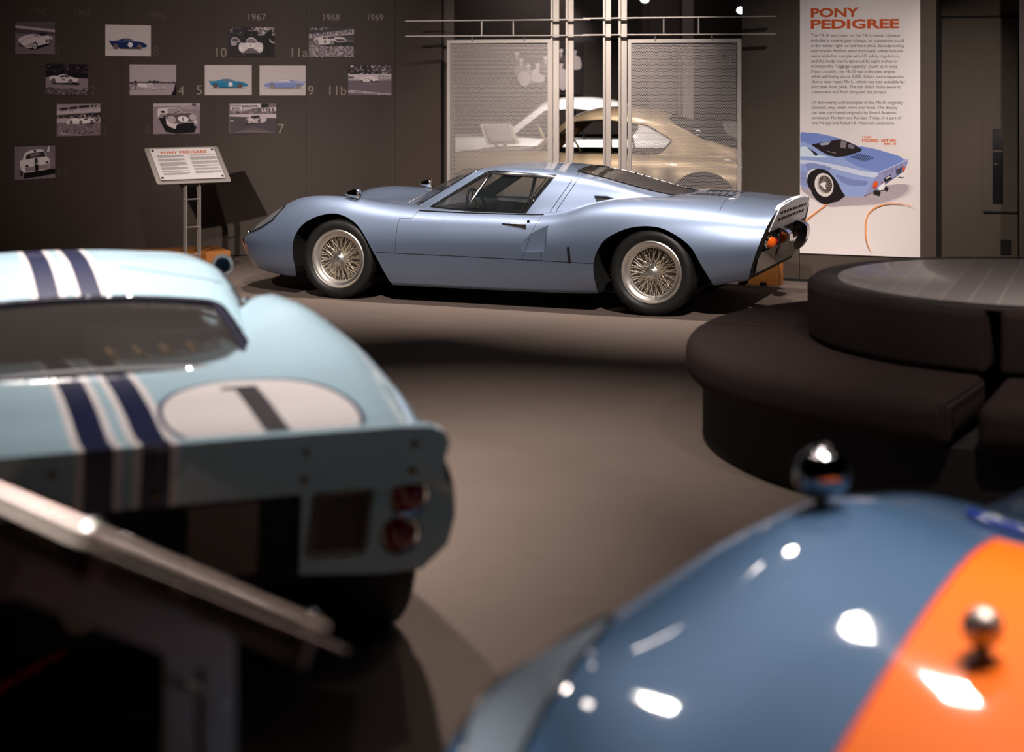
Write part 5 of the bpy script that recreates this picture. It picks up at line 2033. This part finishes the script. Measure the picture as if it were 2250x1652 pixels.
def art10(P):
    P.poly([(1050, 135), (1510, 135), (1510, 300), (1130, 300)], (150, 134, 138))
    P.speckle(1060, 145, 1500, 260, 70, [(210, 194, 194), DK, (120, 104, 108), BK], 22, 31)
    P.speckle(580, 145, 1060, 330, 60, [(92, 78, 82), (52, 42, 46), (150, 132, 134)], 16, 32)
    P.poly([(880, 215), (1155, 215), (1155, 380), (880, 380)], (14, 10, 12))
    P.text('51', 1005, 292, 32, MD, 1)
    P.poly(catmull2([(610, 430), (650, 350), (740, 345), (815, 435), (720, 440)], 3), (160, 144, 146))
    P.poly([(640, 420), (665, 365), (730, 362), (780, 425)], DK)
    P.ell(680, 470, 60, 40, (170, 154, 156))
    P.text('7', 668, 496, 44, BK, 1)
    P.poly(catmull2([(905, 455), (940, 380), (1000, 345), (1060, 345), (1120, 385), (1170, 440), (1230, 450), (1265, 500), (1260, 600), (1215, 650), (1120, 665), (950, 665), (850, 650), (785, 600), (780, 490), (830, 450)], 3), (206, 190, 190))
    P.poly(catmull2([(925, 440), (960, 380), (1020, 360), (1090, 385), (1140, 435), (1040, 458)], 3), (120, 106, 108))
    P.poly([(980, 555), (1060, 555), (1210, 660), (1130, 700), (900, 700), (840, 660)], (104, 88, 92))
    P.poly([(870, 660), (1180, 660), (1120, 715), (920, 715)], BK)
    P.ell(1020, 500, 80, 48, (224, 210, 208))
    P.text('6', 1000, 525, 46, BK, 1, 0, 0, .03)
    for x, y in ((812, 560), (845, 570), (1185, 565), (1225, 565)):
        P.ell(x, y, 18, 18, (236, 226, 224))
    P.poly(catmull2([(1290, 280), (1360, 230), (1390, 190), (1420, 195), (1450, 260), (1440, 400), (1400, 470), (1390, 660), (1330, 660), (1280, 560), (1270, 400)], 3), (22, 16, 18))
    P.line([(1400, 380), (1430, 430), (1505, 450)], 22, (190, 172, 172))


def art11a(P):
    P.poly([(170, 140), (1090, 140), (1090, 200), (170, 270)], (46, 38, 40))
    P.speckle(190, 150, 540, 190, 14, [(200, 186, 186)], 12, 41)
    P.poly([(180, 275), (1090, 175), (1090, 280), (180, 360)], (168, 150, 156))
    P.text('DUNLOP DUN', 225, 338, 78, (50, 42, 46), 1.12, .12, .105, .03)
    P.poly([(180, 360), (1090, 280), (1090, 420), (180, 420)], (62, 52, 56))
    P.poly([(180, 400), (1090, 400), (1090, 470), (180, 480)], (104, 90, 94))
    P.poly([(380, 490), (700, 430), (1090, 430), (1090, 525), (560, 520)], (26, 20, 23))
    P.poly(catmull2([(275, 370), (370, 345), (440, 320), (540, 312), (660, 330), (800, 335), (890, 350), (930, 400), (900, 430), (760, 440), (690, 400), (620, 470), (420, 485), (310, 460)], 2), (204, 188, 186))
    P.poly([(440, 365), (470, 330), (520, 328), (540, 370)], (70, 60, 64))
    P.poly([(545, 325), (700, 330), (690, 365), (560, 370)], (50, 42, 46))
    P.poly([(700, 370), (890, 380), (920, 420), (760, 430)], (70, 60, 64))
    P.poly([(750, 350), (880, 350), (930, 385), (850, 375)], (190, 174, 174))
    P.text('9', 478, 462, 62, BK, 1.1, 0, 0, .03)
    wheels(P, [(332, 435), (648, 452)], 44, 52, (200, 184, 182), BK)
    P.poly([(170, 490), (560, 530), (1090, 530), (1090, 745), (170, 745)], (122, 106, 110))
    P.speckle(185, 510, 1080, 735, 240, [(160, 142, 146), (90, 78, 82), (190, 172, 176), (70, 60, 62)], 18, 42)


def art11b(P):
    P.poly([(965, 900), (1840, 900), (1840, 1090), (965, 1090)], (34, 27, 30))
    P.speckle(975, 915, 1830, 1080, 260, [(190, 172, 172), (120, 104, 108), (60, 50, 54), (16, 12, 14)], 15, 51)
    P.poly([(1030, 905), (1078, 905), (1078, 940), (1030, 940)], LT)
    P.poly([(965, 1085), (1840, 1080), (1840, 1165), (965, 1190)], (196, 180, 182))
    P.text('CIBIE', 930, 1172, 46, BK, 1.05, 0, 0, .04)
    for x in (1605, 1680):
        P.ell(x, 1125, 32, 26, BK)
        P.ell(x, 1125, 26, 20, LT)
        P.ell(x, 1138, 12, 14, DK)
    P.line([(1715, 1135), (1840, 1125)], 14, DK)
    P.poly([(965, 1190), (1840, 1165), (1840, 1215), (965, 1215)], (150, 134, 138))
    P.poly([(965, 1212), (1840, 1212), (1840, 1500), (965, 1500)], (104, 90, 98))
    P.poly([(1200, 1245), (1580, 1240), (1560, 1215), (1220, 1215)], BK)
    P.poly(catmull2([(1195, 1195), (1230, 1165), (1330, 1140), (1430, 1125), (1540, 1165), (1585, 1195), (1540, 1215), (1400, 1235), (1240, 1230)], 2), (216, 200, 200))
    wheels(P, [(1243, 1220), (1440, 1218)], 26, 30, MD, BK)
    P.speckle(1290, 1170, 1400, 1215, 10, [DK], 10, 52)
    P.line([(1320, 1278), (1600, 1280)], 6, (150, 134, 140))
    for y0, y1 in ((1405, 1490), (1440, 1520)):
        P.line([(965, y0), (1840, y1)], 12, LT)
    for x in (1060, 1310, 1600):
        P.line([(x + 30, 1405 + (x - 965) * .1), (x - 30, 1440 + (x - 965) * .095)], 10, LT)


LIGHT_BG = (188, 174, 172)
photo(32.5, 48.5, 119.5, 119, Z1, 'small picture of a white open sports car below the year 1962', art1, (112, 96, 104))
photo(99.5, 140.5, 192.5, 209.5, Z1, 'small picture of white coupe number 140 before dark trees', art2, (134, 116, 122))
photo(124, 228, 219.5, 298.5, Z2, 'small picture of white racers before a pit building', art3, (140, 124, 128))
photo(31.5, 321, 120, 393.5, Z2, 'small picture of a white saloon from behind with a dark centre stripe', art12, (126, 110, 118))
photo(231, 55, 331, 123, Z3, 'small picture of navy coupe number 11 on a pale ground', side_art(130, 900, 360, 575, (28, 42, 82), (140, 118, 116), False, '11', (92, 84, 96), (70, 88, 130)), LIGHT_BG)
photo(284.5, 142, 386.5, 209, Z3, 'small picture of a straight track under an open sky', art4, (164, 148, 150))
photo(336.5, 227, 439, 294, Z6, 'small picture of a dark bonneted racer with roundel number 1', art6, (138, 120, 126))
photo(503.5, 227, 607, 293, Z6, 'small picture of a racer passing advertising boards with the word BARDAHL', art7, (120, 104, 108))
photo(501, 60, 603.5, 125.5, Z4, 'small dark picture of a pale racer seen head-on with number 6', art10, (30, 23, 26))
photo(450, 143, 553, 209, Z4, 'small picture of turquoise coupe number 1 on a pale ground', side_art(172, 965, 1175, 1365, (36, 116, 152), (128, 100, 92), False, '1', (112, 104, 116), (70, 150, 180)), LIGHT_BG)
photo(570.5, 144, 672, 209.5, Z4, 'small picture of a lavender blue coupe without number on a pale ground', side_art(1275, 2125, 1190, 1370, (120, 130, 178), (176, 166, 172), True, '', (206, 198, 204), (196, 200, 224)), LIGHT_BG)
photo(679.5, 60.5, 778, 125.5, Z5, 'small picture of pale coupe number 9 below a DUNLOP board', art11a, (110, 96, 100))
photo(766, 143.5, 861, 209.5, Z5, 'small picture of a white coupe passing a crowded grandstand', art11b, (104, 90, 96))

# ------------------------------------------------------------------ banner on the pier
ZB = (1750, 280, 8.036)
B_OFF = .012


def banner_pt(px, py, off):
    p = pier_pt(px, off)
    return Vector((p.x, p.y, EYE - (py - YH) / F * p.y))


ban = empty('wall_banner', pier_pt(1890, 0, .2))
tag(ban, 'tall white banner headed PONY PEDIGREE with a blue coupe print on the pier', 'banner')
bi = ban.matrix_basis.inverted()
bl, br = pier_pt(1758), pier_pt(2022)
zb0 = banner_pt(1758, 556, B_OFF).z
M_BANNER = mat('banner_white', srgb(232, 222, 218), .6)
v = [(p.x, p.y, z) for z in (zb0, 2.75) for p in (bl + PN * .001, br + PN * .001, br + PN * B_OFF, bl + PN * B_OFF)]
me = MB().add([bi @ Vector(q) for q in v], [(3, 2, 1, 0), (4, 5, 6, 7), (0, 1, 5, 4), (1, 2, 6, 5), (2, 3, 7, 6), (3, 0, 4, 7)])
me.build('banner_panel', M_BANNER, ban, None)
LX, RX = 1758.4, 2021.6


def bplace(x, y, k):
    px, py = ZB[0] + x / ZB[2], ZB[1] + y / ZB[2]
    return bi @ banner_pt(min(RX, max(LX, px)), py, B_OFF + .0004 + .00015 * k)


B = Print(bplace)
BL1, BL2, BL3, BL4 = (120, 142, 204), (150, 168, 216), (208, 214, 234), (92, 112, 178)
for i, c in enumerate(((222, 212, 210), (206, 194, 196), (178, 164, 170))):
    g = 1 - i * .16
    B.poly(catmull2([(60, 1060), (500, 1330 + 60 * g), (900, 1360 + 30 * g), (1500, 1250 + 120 * g), (1700 + 300 * g, 1130 + 60 * g), (1750 + 250 * g, 1000), (1300, 1050), (500, 1050)], 4), c)
B.poly(catmull2([(55, 108), (200, 95), (330, 98), (480, 125), (760, 195), (1000, 290), (1100, 325), (1300, 360), (1500, 410), (1700, 480), (1900, 562), (1975, 562), (1955, 650), (1915, 740), (1800, 850), (1560, 1000), (1330, 1150), (1190, 1215), (1000, 1222), (870, 1215), (800, 1110), (700, 930), (600, 820), (430, 745), (300, 735), (220, 770), (185, 850), (180, 950), (240, 1065), (55, 1010), (55, 500)], 3), BL2)
B.poly(catmull2([(55, 108), (330, 98), (760, 195), (560, 235), (260, 300), (160, 260), (55, 230)], 3), BL1)
B.poly(catmull2([(55, 370), (170, 330), (280, 420), (400, 480), (560, 522), (380, 530), (200, 515), (55, 505)], 3), (210, 228, 238))
B.poly(catmull2([(55, 575), (300, 592), (600, 640), (900, 705), (1200, 775), (1440, 800), (1390, 880), (1200, 860), (900, 790), (500, 690), (300, 640), (55, 640)], 3), BL3)
B.poly(catmull2([(850, 520), (1150, 405), (1120, 335), (1300, 365), (1500, 412), (1900, 566), (1490, 770), (1300, 755), (1000, 640)], 3), BL1)
B.poly(catmull2([(700, 830), (1000, 920), (1250, 950), (1200, 1030), (960, 1020), (800, 960)], 3), (126, 138, 190))
B.poly(catmull2([(200, 620), (600, 700), (560, 760), (430, 735), (290, 725), (200, 760)], 3), (134, 146, 192))
B.poly([(55, 760), (180, 800), (180, 960), (235, 1060), (55, 1005)], (140, 152, 196))
B.poly(round_poly([(255, 300), (770, 205), (1000, 290), (1165, 385), (1130, 425), (860, 512), (700, 522), (560, 490), (430, 420)], 30), (38, 28, 32))
B.poly([(790, 225), (890, 262), (862, 372), (768, 352)], (136, 120, 124))
B.ell(965, 335, 62, 38, (120, 112, 128), 20)
B.poly([(400, 285), (610, 242), (560, 305), (440, 318)], (160, 168, 184))
B.line([(550, 420), (700, 455)], 10, (150, 136, 136))
B.poly([(168, 330), (230, 372), (330, 432), (388, 480), (340, 502), (300, 470), (285, 435)], (40, 44, 62))
for r in range(4):
    for c in range(9):
        x, y = 1110 + c * 30 - r * 46, 452 + c * 9 + r * 16
        B.poly([(x, y), (x + 16, y + 5), (x - 8, y + 32), (x - 24, y + 27)], (52, 66, 96), c > 0)
B.ell(430, 960, 250, 225, (24, 18, 20), 30)
B.poly([(640, 850), (720, 960), (800, 1120), (860, 1210), (740, 1300), (600, 1330)], (30, 23, 25))
B.ell(490, 1060, 235, 300, (30, 23, 25), -20)
B.ell(488, 1015, 165, 212, (226, 216, 210), -14)
B.ell(500, 1005, 128, 165, (168, 156, 152), -14)
B.ell(515, 1002, 112, 152, (44, 34, 32), -14)
for k in range(22):
    a = D(k * 360 / 22)
    B.line([(470 + 20 * math.cos(a + .8), 1020 + 20 * math.sin(a + .8)), (515 + 108 * math.cos(a), 1002 + 148 * math.sin(a))], 5, (196, 178, 158))
B.poly([(410, 1000), (450, 975), (510, 960), (525, 980), (505, 1030), (525, 1090), (500, 1100), (465, 1045), (425, 1020)], (236, 230, 226))
B.poly([(1490, 782), (1980, 565), (1915, 742), (1560, 1000), (1330, 1150), (1190, 1216), (1340, 960)], (150, 150, 192))
B.line([(1490, 782), (1980, 565)], 12, (206, 206, 226))
for r in range(3):
    for c in range(4):
        x, y = 1545 + c * 92 + r * 4, 790 + r * 28 - c * 44
        B.line([(x, y), (x + 62, y - 30)], 7, (104, 104, 144))
B.poly([(1545, 895), (1670, 825), (1680, 912), (1560, 975)], (40, 34, 38))
B.line([(1575, 905), (1660, 860)], 26, (206, 200, 198))
B.poly([(1760, 745), (1870, 700), (1850, 790), (1760, 830)], (70, 70, 84))
B.ell(1395, 1010, 42, 66, (226, 92, 40), 20)
B.ell(1380, 1060, 28, 22, (196, 70, 40), 0)
B.ell(1895, 728, 24, 42, (226, 92, 40), 20)
B.ell(1520, 985, 22, 24, (150, 60, 56))
B.poly([(1430, 1100), (1460, 1040), (1555, 960), (1560, 1060), (1540, 1100), (1470, 1110)], (240, 236, 236))
B.poly([(1790, 860), (1890, 800), (1912, 850), (1880, 880)], (236, 232, 232))
B.line([(1370, 1130), (1480, 1170)], 62, (34, 30, 32))
B.line([(1560, 1060), (1620, 1090)], 56, (34, 30, 32))
B.line([(60, 878), (175, 915)], 4, (70, 80, 120))
B.line([(68, 1725), (215, 1600), (545, 1352)], [26, 24, 20], (240, 148, 78))
B.line([(1240, 1610), (1270, 1530), (1330, 1460), (1420, 1400), (1560, 1352), (1720, 1338), (1880, 1350), (2000, 1380), (2110, 1430)], [26, 25, 25, 24, 20, 17, 14, 9, 2], (238, 160, 96))
B.line([(1240, 1610), (1225, 1700), (1222, 1850), (1235, 1980), (1262, 2080), (1300, 2160), (1350, 2210)], [26, 26, 24, 20, 16, 10, 2], (238, 160, 96))
B.build('banner_print', ban)


def btext(s, x0, x1, ybase, cap, m, name, bold=0.0, yr=None):
    """one printed line from pixel column x0 to x1 on the banner, baseline at ybase"""
    me = text_mesh(s, 1.0, 0.0, bold)
    w = max(v.co.x for v in me.vertices)
    l = min(v.co.x for v in me.vertices)
    for v in me.vertices:
        u = (v.co.x - l) / (w - l)
        px = x0 + (x1 - x0) * u
        yb = ybase + ((yr or ybase) - ybase) * u
        v.co = bi @ banner_pt(px, yb - v.co.y / .70 * cap, B_OFF + .0012)
    return link(name, me, m, ban)


btext('PONY', 1781.5, 1888, 37.5, 19, M_ORANGE, 'title_lettering', .035, 36)
btext('PEDIGREE', 1781.5, 1976, 62.5, 19, M_ORANGE, 'title_lettering', .035, 61)
LINES = [('The Mk III was based on the Mk I chassis. Updates', 1978), ('included a central gear change, so customers could', 1986), ('order either right- or left-hand drive. Soundproofing', 1986),
         ('and interior finishes were improved, safety features', 1984), ('were added to comply with US safety regulations,', 1978), ('and the body was lengthened by eight inches to', 1972),
         ('increase the "luggage capacity" (such as it was).', 1972.5), ('Most crucially, the Mk III had a detuned engine', 1967), ('while still being about 2,000 dollars more expensive', 1987),
         ('than a race-ready Mk I... which was also available for', 1989), ("purchase from JWA. The car didn't make sense to", 1980), ('consumers and Ford dropped the project.', 1949.5), None,
         ('Of the twenty-odd examples of the Mk III originally', 1984), ('planned, only seven were ever built. The display', 1972), ('car was purchased originally by famed Austrian', 1969),
         ('conductor Herbert von Karajan. Today, it is part of', 1980), ('the Margie and Robert E. Petersen Collection.', 1966)]
for i, L in enumerate(LINES):
    if L:
        y = 80.5 + 11.32 * i
        btext(L[0], 1782 + .14 * i, L[1], y, 6.6, M_INK, 'text_line', .0, y + .3)
M_ORANGE2 = mat('pale_orange_print', srgb(226, 110, 58), .6)
btext('1967', 1894.5, 1915, 303, 3.8, M_ORANGE2, 'caption_lettering', .03)
btext('FORD GT40', 1894.5, 1968.5, 311.5, 6.0, M_ORANGE2, 'caption_lettering', .04)
btext('MK III', 1943, 1969, 318, 4.0, M_ORANGE2, 'caption_lettering', .03)

# ------------------------------------------------------------------ photo mural in the far room
mu = empty('photo_mural', (.55, 22.245, 1.55))
tag(mu, 'black and white photo mural of a seated group on the far room wall', 'mural')
MB().box((0, .02, .25), (.90, .02, .72)).build('mural_panel', mat('mural_black', (.02, .017, .018), .6), mu, None)
ZM = (1120, 90, 6.354)


def mplace(x, y, k):
    px, py = ZM[0] + x / ZM[2], ZM[1] + y / ZM[2]
    p = pix(px, py, 22.24)
    return (p.x - .55, .0095 - .0005 * k, p.z - 1.55)


Mu = Print(mplace)
G1, G2, G3 = (200, 188, 188), (150, 138, 138), (92, 82, 84)
for hx, hy, body in ((100, 170, G3), (160, 260, G2), (260, 340, G2), (390, 330, G1), (500, 230, G3), (715, 130, G3), (715, 330, G1), (905, 150, G1)):
    Mu.poly(catmull2([(hx - 80, hy + 230), (hx - 78, hy + 90), (hx - 22, hy + 52), (hx - 18, hy + 20), (hx + 18, hy + 20), (hx + 22, hy + 52), (hx + 78, hy + 90), (hx + 85, hy + 240)], 3), body)
    Mu.poly([(hx - 14, hy + 50), (hx + 14, hy + 50), (hx, hy + 120)], G1)
    Mu.ell(hx, hy, 30, 40, G1)
    Mu.ell(hx, hy - 14, 33, 32, (40, 34, 36), 0, 16, 180, 360)
Mu.poly(catmull2([(110, 520), (150, 440), (250, 430), (290, 540), (240, 620), (170, 620)], 3), G1)
Mu.poly(catmull2([(690, 560), (740, 470), (800, 520), (790, 640), (740, 690), (690, 640)], 3), G1)
Mu.build('mural_print', mu)
